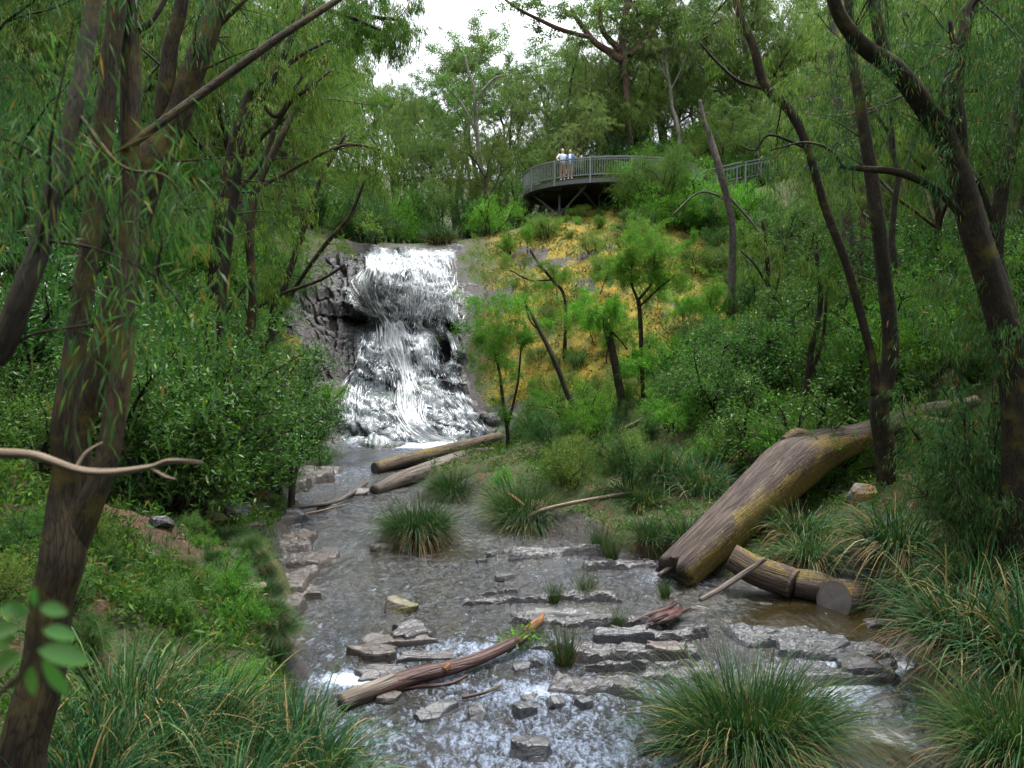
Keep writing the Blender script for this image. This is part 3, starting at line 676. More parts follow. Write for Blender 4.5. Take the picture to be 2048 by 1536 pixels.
def tussock(kind, p, s, label, group=None, i=0, rz=None, sz=1.0):
    v = TUS[kind][i % len(TUS[kind])]
    o = empty(TN[kind], p, label, 'sedge' if kind != 'reed' else 'reeds', group, rz=rz if rz is not None else (i * 1.7 + p[0]), sc=s); o.scale = (s * (.85 + .3 * ((i * 37 + int(p[0] * 13)) % 10) / 10), s * (.85 + .3 * ((i * 53 + int(p[1] * 17)) % 10) / 10), s * sz); o.rotation_euler.x = .13 * math.sin(i * 3.1 + p[0] * 5); o.rotation_euler.y = .13 * math.cos(i * 2.3 + p[1] * 4)
    obj('blades', v[0][0], v[0][1], o); obj('dead_skirt', v[1][0], v[1][1], o)
    return o
L_NEAR = leaf_mat('near_peppermint_leaf', [(0, (.020, .075, .026)), (.5, (.045, .130, .040)), (.92, (.09, .19, .05)), (1, (.26, .14, .04))], trans=.45)
# ------------------------------------------------------------------ trees one can trace in the photograph
def traced(name, label, stems, bark, base=None, leaf=None, lstyle='hang', lL=.12, lW=.014, nl=70, seed=0, sides=12, cat='tree', group=None, sprays=()):
    """stems: list of (list of (px, py, radius px, distance), leafy length factor, number of leafy side twigs)"""
    rng = rs(seed + 900); tbs = []; tw = []; P0 = None
    for si, (pts, nt, tl) in enumerate(stems):
        tb = Tubes(); tbs.append(tb)
        q = np.array([[*at(a, b, d), r * d / FPX] for (a, b, r, d) in pts])
        if si == 0:
            if base: bx, by = base; g = drop(bx, by, .15)
            else: g = drop(q[0][0], q[0][1], .15)
            if q[0][2] - g[2] > .15: q = np.vstack([[*g, q[0][3] * 1.35], q])
            P0 = q[0][:3].copy()
        n = max(8, len(q) * 7); c = crom(q, n); c[:, 3] = np.maximum(c[:, 3], .003)
        big = c[:, 3].max() > .05
        if big: c[:, :3] += .30 * c[:, 3:4] * np.stack([vnoise(np.arange(n) * .17, si + seed + .5, k + .5) for k in (1, 2, 3)], -1)
        tb.add(c[:, :3], c[:, 3], sides if big else 6, bump=.12 if big else 0, seed=seed + si, freq=2.2, cap=True)
        ln = np.linalg.norm(np.diff(c[:, :3], axis=0), axis=1).sum()
        for k in range(nt):
            t = rng.uniform(.35, 1.0); i = min(n - 2, int(t * (n - 1))); p = c[i, :3]; d = nrm(c[i + 1, :3] - c[i, :3])
            nd = nrm(d * .5 + rng.normal(0, .75, 3) + np.array([0, 0, .1])); L = tl * rng.uniform(.5, 1.2)
            m_ = 6; pts_ = [p]; dd = nd
            for j in range(m_): dd = nrm(dd + rng.normal(0, .14, 3) + np.array([0, 0, -.07])); pts_.append(pts_[-1] + dd * L / m_)
            pts_ = np.array(pts_); tb.add(pts_, np.linspace(max(.006, min(.02, c[i, 3] * .3)), .002, m_ + 1), 4, seed=k)
            for j in range(2, m_ + 1):
                for _ in range(2): tw.append((pts_[j], nrm(dd * .4 + rng.normal(0, .6, 3) + np.array([0, 0, -.3])), .38 * rng.uniform(.6, 1.3)))
    for (a, b, d, k, rad) in sprays:                        # leaf masses at (px, py, distance, count, radius m)
        c = at(a, b, d)
        for _ in range(k): tw.append((c + rng.normal(0, rad, 3) * np.array([1, .8, .6]), nrm(rng.normal(0, .7, 3) + np.array([0, 0, -.2])), .42 * rng.uniform(.6, 1.3)))
    o = empty(name, P0, label, cat, group)
    tk = obj('trunk', tbs[0].mesh('trunk', P0), bark, o)
    for tb in tbs[1:]: obj('limb', tb.mesh('limb', P0), bark, tk)
    if tw and leaf is not None:
        T0, TD, TL = twarr(tw); V, F = twig_leaves(T0, TD, TL, nl, rng, lL, lW, lstyle)
        obj('crown', mesh('crown', V - P0, F, smooth=False), leaf, o)
    return o

# left bank, close
traced('peppermint_tree', 'thick mossy twin-stemmed peppermint trunk rising beside the sword sedge on the bank',
  [([(45,1560,45.0,5.6),(75,1400,43.2,5.7),(105,1230,40.5,5.8),(124,1100,43.2,5.9),(126,980,28.8,6.0),(124,870,24.0,6.0),(146,720,21.6,6.1),(176,520,20.0,6.2),(203,300,19.2,6.3),(218,120,17.6,6.4),(238,-60,16.8,6.5),(250,-500,12.8,6.6),(230,-900,8.0,6.6)], 0, 1.2),
   ([(122,1140,32.4,5.9),(168,1040,26.4,5.95),(204,950,23.2,6.0),(230,820,22.4,6.1),(243,700,20.8,6.2),(250,560,20.0,6.3),(254,420,19.2,6.4),(262,250,18.4,6.5),(258,60,19.2,6.6),(264,-200,16.0,6.6),(300,-700,9.6,6.8)], 0, 1.2),
   ([(248,300,8.8,6.4),(330,240,8.8,6.6),(430,168,8.8,6.9),(560,74,8.0,7.2),(680,-4,6.4,7.6),(800,-90,4.8,8.0),(900,-200,3.2,8.4)], 2, .8),
   ([(252,70,7.2,6.6),(300,45,5.6,6.6),(340,-20,4.8,6.7)], 1, .7)],
  B_BROWN, base=(-3.47, 5.6), leaf=L_PEPD, nl=16, lL=.11, lW=.012, seed=1, sides=22)
traced('peppermint_tree', 'slim dark leaning peppermint trunk with blurred hanging leaf sprays',
  [([(-60,860,26,3.0),(0,700,24,3.05),(42,590,22,3.1),(80,480,19,3.2),(118,340,17,3.3),(150,200,15,3.4),(172,100,14,3.5),(192,-40,13,3.6),(215,-300,10,3.7),(200,-600,6,3.8)], 3, .8),
   ([(25,690,4,3.1),(70,668,3.5,3.05),(140,655,3,3.0),(190,648,2,3.0)], 0, 0), ([(150,220,5,3.4),(240,330,4,3.3),(330,352,3,3.2),(372,410,2,3.2)], 0, 0), ([(118,345,4,3.3),(60,300,3,3.1),(-30,260,2,3.0)], 0, 0),
   ([(80,480,4,3.2),(200,500,3,3.2),(320,560,3,3.2),(380,640,2,3.2)], 0, 0)],
  B_DARK, base=(-2.6, 2.9), leaf=L_NEAR, nl=8, lL=.095, lW=.009, seed=2, sides=16,
  sprays=[(345,395,3.2,22,.10),(305,375,3.2,8,.09),(365,620,3.2,24,.11),(320,590,3.25,10,.09),(70,280,3.05,16,.11),(25,310,3.0,18,.11),(110,690,3.05,9,.07),(40,230,3.0,10,.11),(200,530,3.2,8,.12)])
traced('peppermint_tree', 'stout leaning peppermint trunk with yellow moss at its fork behind the twin-stemmed tree',
  [([(160,870,24,11.2),(190,760,24,11.2),(240,560,26,11.3),(285,380,28,11.4),(312,310,34,11.5),(345,240,26,11.6),(372,170,24,11.7),(410,80,22,11.8),(440,-10,20,12),(500,-200,15,12.3),(560,-420,8,12.6)], 10, 1.8),
   ([(322,270,17,11.6),(330,180,15,11.6),(345,90,14,11.7),(368,-20,12,11.8),(380,-250,8,12)], 6, 1.6), ([(405,90,6,11.8),(440,50,5,11.9),(500,-10,4,12)], 3, 1.2)],
  B_BROWN, base=(-6.15, 11.2), leaf=L_PEPD, nl=20, seed=3, sides=18, lL=.13, lW=.016)
traced('peppermint_tree', 'dark slender trunk at the foot of the soil bank, branching toward the fall',
  [([(398,905,13,17.5),(412,840,11,17.6),(428,760,10,17.7),(440,640,10,17.8),(452,520,9.5,17.9),(468,400,9,18),(482,300,8,18),(500,230,8,18.1),(540,170,8,18.2),(590,60,6,18.5),(640,-60,5,19),(660,-250,4,19)], 12, 1.6),
   ([(505,225,6,18.1),(560,150,5,18.3),(600,110,4,18.5),(660,80,3,18.8)], 5, 1.3), ([(520,200,4.5,18.1),(555,232,4,18.2),(600,160,3,18.4),(640,120,2.4,18.6)], 4, 1.2),
   ([(545,262,4.5,18.3),(580,205,4,18.4),(620,175,3,18.5),(662,140,2,18.8)], 4, 1.1), ([(470,390,5,18),(520,330,4,18.1),(548,262,5,18.3)], 0, 0), ([(440,640,4,17.8),(470,600,3,17.9),(500,560,2,18)], 3, 1.0)],
  B_DARK, leaf=L_PEP, nl=24, seed=4, lL=.15, lW=.022, lstyle='hang')
traced('peppermint_tree', 'thin paired saplings rooted at the rock edge beside the waterfall',
  [([(545,640,7,27),(575,560,6,27.2),(600,480,5.5,27.4),(625,400,5,27.6),(655,330,4,28),(690,270,3,28.4)], 8, 1.2), ([(552,640,5,27),(600,560,4.5,27),(650,490,4,27),(700,430,3.5,27),(730,360,2.5,27)], 6, 1.1),
   ([(505,620,4,26.5),(560,590,3.4,26.5),(640,560,3,26.4),(690,530,2.4,26.3)], 1, .6)], B_DARK, leaf=L_PEP, nl=30, seed=5, lL=.13, lW=.022, lstyle='spray')
traced('peppermint_tree', 'brown trunk half hidden in glossy leaves between the soil bank and the fall',
  [([(478,880,9,21),(492,760,9,21),(505,600,9,21),(500,480,8,21),(512,380,8,21.2),(560,280,6,21.5),(600,200,5,22),(650,120,4,22)], 10, 1.5), ([(512,380,4,21.2),(600,330,3.5,21.5),(690,290,3,21.8),(760,300,2,22)], 6, 1.2)],
  B_BROWN, leaf=L_PEP, nl=30, seed=6, lL=.14, lW=.024)
# canopy edge hanging against the sky
traced('peppermint_tree', 'weeping peppermint whose drooping crown hangs against the white sky',
  [([(430,600,16,24),(470,300,14,24),(560,60,11,24),(640,-80,8,24),(730,-70,5,23.5),(800,-30,3,23)], 14, 1.6), ([(560,60,7,24),(620,20,5,23.5),(690,30,4,23),(760,60,3,22.5)], 14, 1.4), ([(640,-80,6,24),(720,20,4,23.5),(800,40,3,23)], 10, 1.2)],
  B_DARK, leaf=L_PEP, nl=40, seed=7, lL=.17, lW=.018, sprays=[(700,40,23.5,60,.85),(770,60,23,50,.6),(815,75,22.8,24,.3),(640,60,23.5,60,.9),(560,20,24,60,.9),(720,-40,23.5,70,.9),(600,120,24,40,.8)])
# right bank
traced('peppermint_tree', 'crooked dark trunk standing in front of the root end of the great fallen log',
  [([(1775,1010,18,17.2),(1770,900,19,17.2),(1758,820,18,17.2),(1772,760,17,17.2),(1782,690,16,17.2),(1768,560,14,17.2),(1755,440,14,17.3),(1742,350,13,17.4),(1722,220,10,17.5),(1700,80,9,17.6),(1690,-80,8,17.7),(1640,-350,5,18)], 8, 1.8),
   ([(1752,790,9,17.2),(1745,720,8,17.2),(1722,630,8,17.2),(1690,520,8,17.2),(1650,415,9,17.3),(1615,300,8,17.3),(1580,225,9,17.3),(1530,170,9,17.4),(1505,90,8,17.4),(1478,30,7,17.4),(1460,-60,6,17.5),(1420,-200,4,17.6)], 7, 1.5),
   ([(1528,178,3.5,17.4),(1475,160,3,17.4),(1430,120,2.5,17.4),(1400,85,2,17.4)], 2, .9), ([(1610,295,3,17.3),(1540,270,2.4,17.3),(1510,300,2,17.3),(1480,290,1.6,17.3)], 1, .8)],
  B_DARK, leaf=L_PEP, nl=26, seed=10, lL=.13, lW=.014, sides=16)
traced('peppermint_tree', 'heavy dark forked trunk sweeping over the creek, with one long bare side limb',
  [([(2040,900,30,12.5),(2030,740,29,12.5),(1990,590,27,12.5),(1950,470,25,12.5),(1925,380,24,12.5),(1890,280,22,12.5),(1850,210,20,12.4),(1790,135,18,12.3),(1725,90,15,12.2),(1680,30,13,12.1),(1655,-50,11,12),(1600,-250,8,11.8)], 8, 1.6),
   ([(1922,350,15,12.5),(1918,240,13,12.5),(1912,160,13,12.6),(1930,60,11,12.6),(1960,-60,9,12.7),(1990,-300,6,12.8)], 8, 1.6), ([(1775,125,11,12.3),(1758,60,11,12.3),(1748,-20,10,12.3),(1760,-200,7,12.4)], 5, 1.4),
   ([(1940,452,9,12.5),(1905,410,8,12.4),(1860,372,7.5,12.3),(1800,345,7,12.2),(1740,338,6,12.1),(1680,334,4,12)], 1, .7), ([(1690,338,3,12),(1660,300,2.5,12),(1610,285,2.2,12),(1540,300,1.6,12)], 1, .6),
   ([(1930,290,6,12.5),(1890,240,6,12.5),(1885,180,6,12.5),(1905,110,5,12.5),(1900,40,4,12.5)], 3, 1.1)],
  B_DARK, base=(8.1, 12.6), leaf=L_PEPD, nl=30, seed=11, lL=.12, lW=.014, sides=20, sprays=[(1800,150,12.2,16,.3),(1830,90,12.3,16,.4),(1960,160,12,30,.5),(2010,260,12,30,.5),(1700,60,12,14,.4)])
traced('peppermint_tree', 'straight black trunk at the edge of the forest beyond the forked tree',
  [([(2010,640,14,14.5),(1992,500,14,14.5),(2005,380,13,14.5),(2028,260,12,14.5),(2050,150,11,14.5),(2080,-50,9,14.5),(2100,-300,5,14.5)], 10, 1.6), ([(1995,470,6,14.5),(1960,370,5,14.5),(1930,330,4,14.5)], 3, 1.2)],
  B_DARK, leaf=L_PEPD, nl=34, seed=12, lL=.13, lW=.016, sprays=[(2000,560,13,40,.4),(2030,660,12.5,50,.5),(1960,620,13,40,.45),(1980,700,12.6,30,.4),(1900,560,13.5,30,.45)])
traced('peppermint_tree', 'grey leaning stem topped by dead twigs below the boardwalk rail',
  [([(1465,470,7,33),(1455,400,7,33),(1440,340,6.5,33),(1425,290,6,33.2),(1408,240,4,33.4),(1400,200,3,33.6)], 5, 1.2), ([(1455,390,3,33),(1500,440,2,32.8),(1530,480,1.6,32.6)], 1, .7), ([(1458,400,2.5,33),(1400,385,2,32.6),(1345,430,1.4,32.2)], 0, .7)],
  B_GREY, leaf=L_PEP, nl=20, seed=13)
for k, (lab, stems, bk) in enumerate([
  ('tall grey trunk standing among shrubs on the slope above the fallen log', [([(1700,640,12,27),(1698,500,12,27),(1690,380,11,27),(1680,250,10,27),(1668,120,9,27),(1660,-60,7,27)], 10, 2.0)], B_GREY),
  ('slim reddish trunk climbing straight up beside the tall grey trunk', [([(1712,620,7,26),(1722,480,7,26),(1718,300,6.5,26),(1700,150,6,26),(1698,-60,5,26)], 8, 1.8)], B_RED),
  ('pair of thin black stems rising from the shrubs above the log', [([(1612,800,6,20.5),(1622,700,5.5,20.5),(1640,600,5,20.5),(1632,500,4,20.6)], 4, 1.0), ([(1615,760,4,20.5),(1645,680,3.5,20.5),(1655,560,3,20.6)], 3, .9)], B_DARK),
  ('black forked sapling stem among the pale shrubs below the boardwalk', [([(1552,670,5,24),(1540,590,4.5,24),(1532,500,4,24),(1525,440,3,24)], 5, 1.0), ([(1540,580,2.5,24),(1510,530,2,24),(1480,500,1.6,24)], 2, .8), ([(1546,600,2.5,24),(1562,540,2,24),(1570,490,1.5,24)], 2, .8)], B_DARK),
  ('bare brown trunk standing in the weeping foliage above the ferny bank', [([(1984,800,9,19),(1982,700,9,19),(1986,600,8,19),(1975,520,8,19)], 4, 1.4)], B_BROWN)]):
    traced('peppermint_tree', lab, stems, bk, leaf=L_PEP, nl=30, seed=20 + k, lL=.14, lW=.02)
# young trees on the mossy slope
traced('sapling', 'short dark broken trunk with feathery regrowth on the mossy slope', [([(1248,835,9,26),(1238,770,8.5,26),(1228,710,8,26.1),(1215,660,7,26.2),(1208,635,5,26.2)], 6, .9), ([(1215,655,3,26.2),(1240,680,2,26),(1255,700,1.5,26)], 2, .6)], B_DARK, leaf=L_WAT, lstyle='fine', lL=.10, lW=.017, nl=90, seed=30, sprays=[(1190,610,26.3,26,.38),(1225,640,26.2,16,.3),(1150,630,26.4,14,.3)])
traced('sapling', 'slender dead-looking stem leaning across the mossy slope', [([(1172,880,6,24),(1140,800,5.5,24.2),(1110,720,5,24.4),(1080,660,4,24.7),(1052,610,3,25)], 2, .8), ([(1085,668,2,24.7),(1060,640,1.6,24.8),(1050,600,1.2,25)], 1, .6)], B_DARK, leaf=L_WAT, lstyle='fine', lL=.09, lW=.015, nl=60, seed=31)
traced('wattle', 'round-crowned bright green wattle on the mossy slope', [([(1287,835,5,27),(1284,740,4.5,27),(1281,640,4.5,27),(1276,600,4,27)], 0, 0), ([(1276,602,3,27),(1262,560,2.5,27),(1268,510,2,27)], 5, .6), ([(1277,602,3,27),(1305,560,2.5,27),(1310,500,2,27)], 5, .6), ([(1280,612,2.5,27),(1320,575,2,27),(1350,550,1.5,27)], 5, .6), ([(1268,560,2,27),(1245,520,1.5,27)], 4, .5)],
  B_DARK, leaf=L_WAT, lstyle='fine', lL=.10, lW=.017, nl=75, seed=32, cat='wattle', sprays=[(1295,490,27,46,.50),(1345,545,27,30,.38),(1245,540,27,26,.36),(1300,560,27.3,20,.36),(1280,455,27,22,.35),(1330,500,27,24,.4),(1255,490,27,18,.35)])
traced('wattle', 'twin-stemmed young wattle beside the foot of the fall', [([(1015,865,4,26),(1006,800,3.6,26),(998,740,3,26),(985,690,2.5,26)], 5, .7), ([(1016,850,3,26),(1035,770,2.5,26),(1042,700,2,26),(1050,650,1.6,26)], 5, .7)],
  B_DARK, leaf=L_WAT, lstyle='fine', lL=.10, lW=.017, nl=70, seed=33, cat='wattle', sprays=[(985,665,26,30,.38),(1030,640,26,24,.36),(970,610,26.3,20,.35),(1050,600,26,20,.36),(1010,600,26.2,22,.36),(955,650,26,22,.34),(965,705,26,20,.32),(948,600,26.4,16,.3),(1000,740,26,14,.3)])
traced('wattle', 'airy wattle leaning over the rim rock between waterfall and mossy slope', [([(1130,600,3,33),(1105,560,3,33),(1080,530,2.4,33),(1060,500,2,33)], 5, .9), ([(1105,560,2,33),(1060,560,1.6,33),(1020,540,1.4,33)], 4, .8)], B_DARK, leaf=L_HEATH, lstyle='fine', lL=.10, lW=.017, nl=70, seed=34, cat='wattle', sprays=[(1000,530,34,22,.45),(960,500,36,22,.4),(1120,600,33,26,.5),(1060,570,33,22,.5),(950,540,36,12,.3)])
# pale trunks behind the deck and the fall
traced('eucalypt_tree', 'pale slender trunk standing free at the top of the fall', [([(964,440,4.5,50),(962,340,4.2,50),(952,260,4,50),(948,180,3.4,50),(936,140,2.6,50),(930,110,1.8,50)], 0, 0), ([(955,270,3,50),(925,210,2.5,50),(900,180,2,50)], 0, 0), ([(950,200,3,50),(985,160,2.2,50),(1010,150,1.6,50)], 0, 0)], B_PALE, leaf=L_FAR, lstyle='hang', lL=.2, lW=.035, nl=40, seed=40, sprays=[(905,230,50,40,.9),(945,170,50,34,.8),(1000,190,50,36,.9),(925,280,50,22,.9),(880,280,50,22,.9)])
traced('eucalypt_tree', 'red-limbed spreading eucalypt above the lookout deck', [([(1262,300,6.5,58),(1255,200,6.5,58),(1248,120,6.5,58),(1245,60,6,58),(1262,-20,6,58),(1270,-150,4,58)], 0, 0), ([(1246,120,8,58),(1220,105,7,58),(1190,85,6,57),(1170,60,5,57),(1140,20,4,56.5)], 0, 0), ([(1240,100,6,58),(1205,60,5,58),(1200,10,4,58)], 0, 0), ([(1258,110,6,58),(1300,70,5,58.5),(1330,20,4,59)], 0, 0),
  ([(1180,75,4,57),(1125,60,4,56),(1080,40,3.5,55.5),(1040,20,3,55),(1005,-5,2.4,55)], 0, 0)], B_RED, leaf=L_EUC, lstyle='clump', lL=.2, lW=.08, nl=60, seed=41, sprays=[(1100,20,56,26,.9),(1040,5,55,20,.8),(1150,20,56.5,24,1.0),(1200,20,58,26,1.1),(1265,10,58,30,1.2),(1320,40,59,26,1.1),(1160,80,57,10,.7),(1225,60,58,10,.8),(1090,70,56,8,.6)])
# ------------------------------------------------------------------ stones and bedrock
def rock_mat(name, wet=.35, tint=(1, 1, 1), mossy=0.0, orange=0.0):
    m = M(name); co = m.coord(); n1 = m.noise(m.coord((1, 1, 3)), 7, 6, .65, .5); n2 = m.noise(co, 30, 5, .7); n0 = m.noise(co, 2.2, 4, .6)
    k = m.math('ADD', m.math('MULTIPLY', n1, .55), m.math('MULTIPLY', n2, .45))
    c = m.ramp(k, [(.28, tuple(.026 * t for t in tint)), (.48, tuple(.075 * t for t in tint)), (.66, tuple(.125 * t for t in tint)), (.85, tuple(.20 * t for t in tint))])
    if mossy: c = m.mix(m.mr(n0, .62 - .25 * mossy, .72 - .2 * mossy), c, m.ramp(n2, [(.3, (.035, .035, .010)), (.7, (.11, .10, .03))]))
    if orange: c = m.mix(m.mr(n0, .62 - .25 * orange, .70 - .2 * orange), c, m.ramp(n2, [(.3, (.10, .055, .015)), (.7, (.22, .13, .035))]))
    crack = m.mr(m.voro(m.coord((1, 1, 1.8)), 4.2), 0, .035)
    c = m.mix(crack, m.mix(1.0, c, (.4, .4, .4), 'MULTIPLY'), c)
    return m.done(m.pbsdf(c, wet, .5, m.bump(m.math('ADD', m.math('ADD', n1, m.math('MULTIPLY', n2, .5)), m.math('MULTIPLY', crack, .2)), .7, .03)))
R_WET = rock_mat('wet_dark_stone', .26, (.55, .58, .64)); R_GREY = rock_mat('grey_bedrock', .27, (.62, .60, .62)); R_TAN = rock_mat('tan_bedrock', .36, (.66, .55, .48))
R_MOSS = rock_mat('moss_stained_stone', .42, (.9, .8, .6), mossy=.9); R_LICH = rock_mat('lichen_stone', .7, (1.3, 1.3, 1.25), orange=.8)
def stone_mesh(seed, sx, sy, sz, blocky=.6, sub=3):
    """angular stone: a subdivided cube cut by random planes and roughened"""
    rng = rs(seed); n = 2 ** sub + 1; g = np.linspace(-1, 1, n); V, F, k = [], [], 0
    a, b = np.meshgrid(g, g); o = np.ones_like(a)
    for q in (np.stack([a, b, o], -1), np.stack([b, a, -o], -1), np.stack([o, a, b], -1), np.stack([-o, b, a], -1), np.stack([b, o, a], -1), np.stack([a, -o, b], -1)):
        V.append(q.reshape(-1, 3)); F.append(grid_faces(n, n) + k); k += n * n
    V = np.concatenate(V); F = np.concatenate(F)
    V = V * blocky + nrm(V) * (1 - blocky)
    for _ in range(7):
        d = nrm(rng.normal(size=3)); lim = rng.uniform(.62, .95); e = V @ d - lim; V = V - np.where(e > 0, e, 0)[:, None] * d
    key = np.round(V, 4)
    V = V + .05 * np.stack([fbm(key[:, 0] * 2.3 + seed, key[:, 1] * 2.3, key[:, 2] * 2.3 + t, 3) for t in (0, 9, 18)], -1)
    uq, inv = np.unique(np.round(V, 3), axis=0, return_inverse=True)
    F = inv.ravel()[F]
    return mesh('stone', uq * np.array([sx, sy, sz]), F, smooth=False)
def wz_at(y): return float(np.interp(y, ST[:, 0], ST[:, 3]))
def on_water(px, py, lift=0.0):
    d = 14.0
    for _ in range(30):
        z = wz_at(d) + lift; d = float(np.clip(d * (CAMZ - z) / max(.05, CAMZ - at(px, py, d)[2]), 5, 40))
    return at(px, py, d)
def stone(name, label, px, py, w, h, mat, seed, rz=0.0, depth=.8, group=None, lift=.0, blocky=.6, tilt=(0, 0), cat='stone', land=False):
    p = ground(px, py) if land else on_water(px, py, lift)
    k = p[1] / FPX; sx = w * .5 * k; sz = h * .5 * k * (1.05)
    o = obj(name, stone_mesh(seed, sx, sx * depth, sz, blocky), mat, loc=(p[0], p[1] + sx * depth * .3, p[2] + (sz * .12 if land else -sz * .05)))
    o.rotation_euler = (tilt[0], tilt[1], rz); return tag(o, label, cat, group)
for a in [
  ('stone', 'squared moss-stained block standing in the riffle above the red limb', 805, 1222, 74, 62, R_MOSS, 1, .25, .7),
  ('stone', 'big dark angular stone, the largest below the row of stepping stones', 1062, 1520, 90, 70, R_WET, 2, .1, .8),
  ('stone', 'long wedge of dark stone at the end of the stepping stones by the sedge', 868, 1432, 112, 46, R_WET, 3, .18, .45),
  ('stone', 'upright square-topped stepping stone next to the long wedge', 958, 1434, 46, 50, R_WET, 4, .3, .9),
  ('stone', 'grey pointed stepping stone with weed caught on its side', 1050, 1430, 48, 46, R_WET, 5, .6, .9),
  ('stone', 'flat-topped dark stepping stone with an orange leaf stain', 1112, 1412, 44, 34, R_WET, 6, .05, .8),
  ('stone', 'small pointed dark stone at the bedrock end of the stepping stones', 1168, 1415, 44, 38, R_WET, 7, .5, .8),
  ('stone', 'low round brownish stone under the pale butt of the red limb', 778, 1402, 56, 28, R_TAN, 8, 0, .8),
  ('stone', 'black rounded boulder on the tan bedrock shelf', 588, 1042, 66, 46, R_WET, 9, .1, .8),
  ('stone', 'dark stone wedged under drift sticks above the black boulder', 652, 1018, 40, 28, R_WET, 10, .4, .8),
  ('stone', 'split flat stone at the tip of the drift sticks', 716, 990, 46, 26, R_TAN, 11, .3, .7),
  ('stone', 'tan boulder in the water at the foot of the round tussock', 766, 1100, 56, 28, R_TAN, 12, .1, .7),
  ('stone', 'small grey stone beside the tan boulder under the round tussock', 812, 1100, 34, 20, R_GREY, 13, .4, .8),
  ('stone', 'small dark cobble, upper of the pair in the open riffle', 984, 1112, 26, 18, R_WET, 14, .2, .8),
  ('stone', 'small dark cobble, lower of the pair in the open riffle', 962, 1124, 24, 14, R_WET, 15, .8, .8),
  ('stone', 'grey hump of stone in midstream above the olive pool', 1010, 1160, 44, 24, R_GREY, 16, .1, .8),
  ('stone', 'wet dark stone in the shade under the red limb', 1045, 1342, 44, 26, R_WET, 17, .3, .7),
  ('stone', 'brown wet stone beside the small reed clump below the red limb', 1070, 1330, 34, 30, R_WET, 18, .1, .8),
  ('stone', 'flat stone lying in the shallow sheet above the stepping stones', 1060, 1398, 40, 12, R_GREY, 19, .2, .8),
  ('stone', 'rounded wet boulder in the cascade beside the overhanging sedge', 1735, 1350, 130, 62, R_WET, 20, .1, .7),
  ('stone', 'low dark boulder at the lip between the black pool and the cascade', 1650, 1300, 120, 40, R_WET, 21, -.1, .6),
  ('stone', 'wet boulder at the bottom of the side cascade', 1765, 1425, 110, 50, R_WET, 22, .2, .7),
  ('stone', 'pale flat stone under the cut log end in the black pool', 1760, 1250, 60, 14, R_GREY, 23, .0, .7),
  ('stone', 'dark boulder half buried under the great fine sedge', 1300, 1500, 70, 60, R_WET, 24, .3, .8)]:
    stone(*a)
for a in [
  ('stone', 'square lichen-orange stone at the foot of the crooked trunk', 1722, 1000, 62, 54, R_LICH, 30, .1, .8),
  ('stone', 'mossy pale boulder on top of the soil bank', 362, 1020, 56, 44, R_LICH, 31, .3, .9), ('stone', 'grey ledge stone sticking out of the soil bank', 322, 1050, 48, 34, R_GREY, 32, .6, .9),
  ('stone', 'dark wet stone under the lip of the soil bank above the grey apron', 480, 1120, 60, 40, R_GREY, 34, .4, .8), ('stone', 'brown boulder half sunk in the soil bank above the tan shelf', 505, 1070, 54, 40, R_TAN, 35, .2, .8), ('stone', 'flat mossy stone low on the soil bank near the bladed sedge', 500, 1190, 64, 34, R_MOSS, 36, .5, .9),
  ('stone', 'grey broken ledge stone below the small dark tussock', 470, 1025, 60, 36, R_GREY, 37, .1, .8), ('stone', 'small brown stone in the litter of the soil bank', 290, 1120, 34, 24, R_TAN, 38, .1, .8), ('stone', 'mossy stone at the root of the dark slender trunk', 430, 960, 50, 36, R_MOSS, 39, .3, .8),
  ('stone', 'small pale stone at the crest of the soil bank beside the fork', 335, 990, 26, 22, R_GREY, 33, .6, .9)]:
    stone(*a, land=True, lift=0)
# bedrock: long low slabs lying across the creek, each a sheet of its own
def slab(label, x0, x1, y0, y1, th, mat, seed, z=None, rz=0.0, tilt=0.0):
    rng = rs(seed); n = 14; a = np.linspace(0, 2 * PI, n, endpoint=False); rx, ry = (x1 - x0) / 2, (y1 - y0) / 2
    rr = 1 + .22 * rng.normal(size=n).clip(-1, 1)
    ring = np.stack([np.sign(np.cos(a)) * np.abs(np.cos(a)) ** .6 * rx * rr, np.sign(np.sin(a)) * np.abs(np.sin(a)) ** .7 * ry * rr], -1)
    ring = crom(np.vstack([ring, ring[:1]]), 57)[:-1]
    ring += .05 * np.stack([vnoise(np.arange(56) * .9, seed, 1), vnoise(np.arange(56) * .9, seed, 5)], -1) * min(rx, ry)
    V, F, N = [], [], 56
    for f, dz in ((1.06, -.30), (1.0, th * .5), (.97, th * .86), (.90, th), (.70, th * 1.05), (.45, th * 1.08), (.2, th * 1.05)):
        q = ring * f; V.append(np.column_stack([q, dz + .045 * fbm(q[:, 0] * 1.8 + seed, q[:, 1] * 4, seed, 4) * (1 if dz > 0 else 0)]))
    V = np.concatenate(V); L = len(V) // N
    for i in range(L - 1):
        k = i * N + np.arange(N); k2 = i * N + (np.arange(N) + 1) % N; F.append(np.stack([k, k2, k2 + N, k + N], -1))
    V = np.vstack([V, [[0, 0, th]]]); k = (L - 1) * N + np.arange(N); k2 = (L - 1) * N + (np.arange(N) + 1) % N
    yc = (y0 + y1) / 2
    o = obj('bedrock_slab', mesh('bedrock_slab', V, [np.concatenate(F), np.stack([k, k2, np.full(N, len(V) - 1)], -1)], smooth=False), mat, loc=((x0 + x1) / 2, yc, (wz_at(yc) if z is None else z)))
    o.rotation_euler = (tilt, 0, rz); return tag(o, label, 'rock slab')
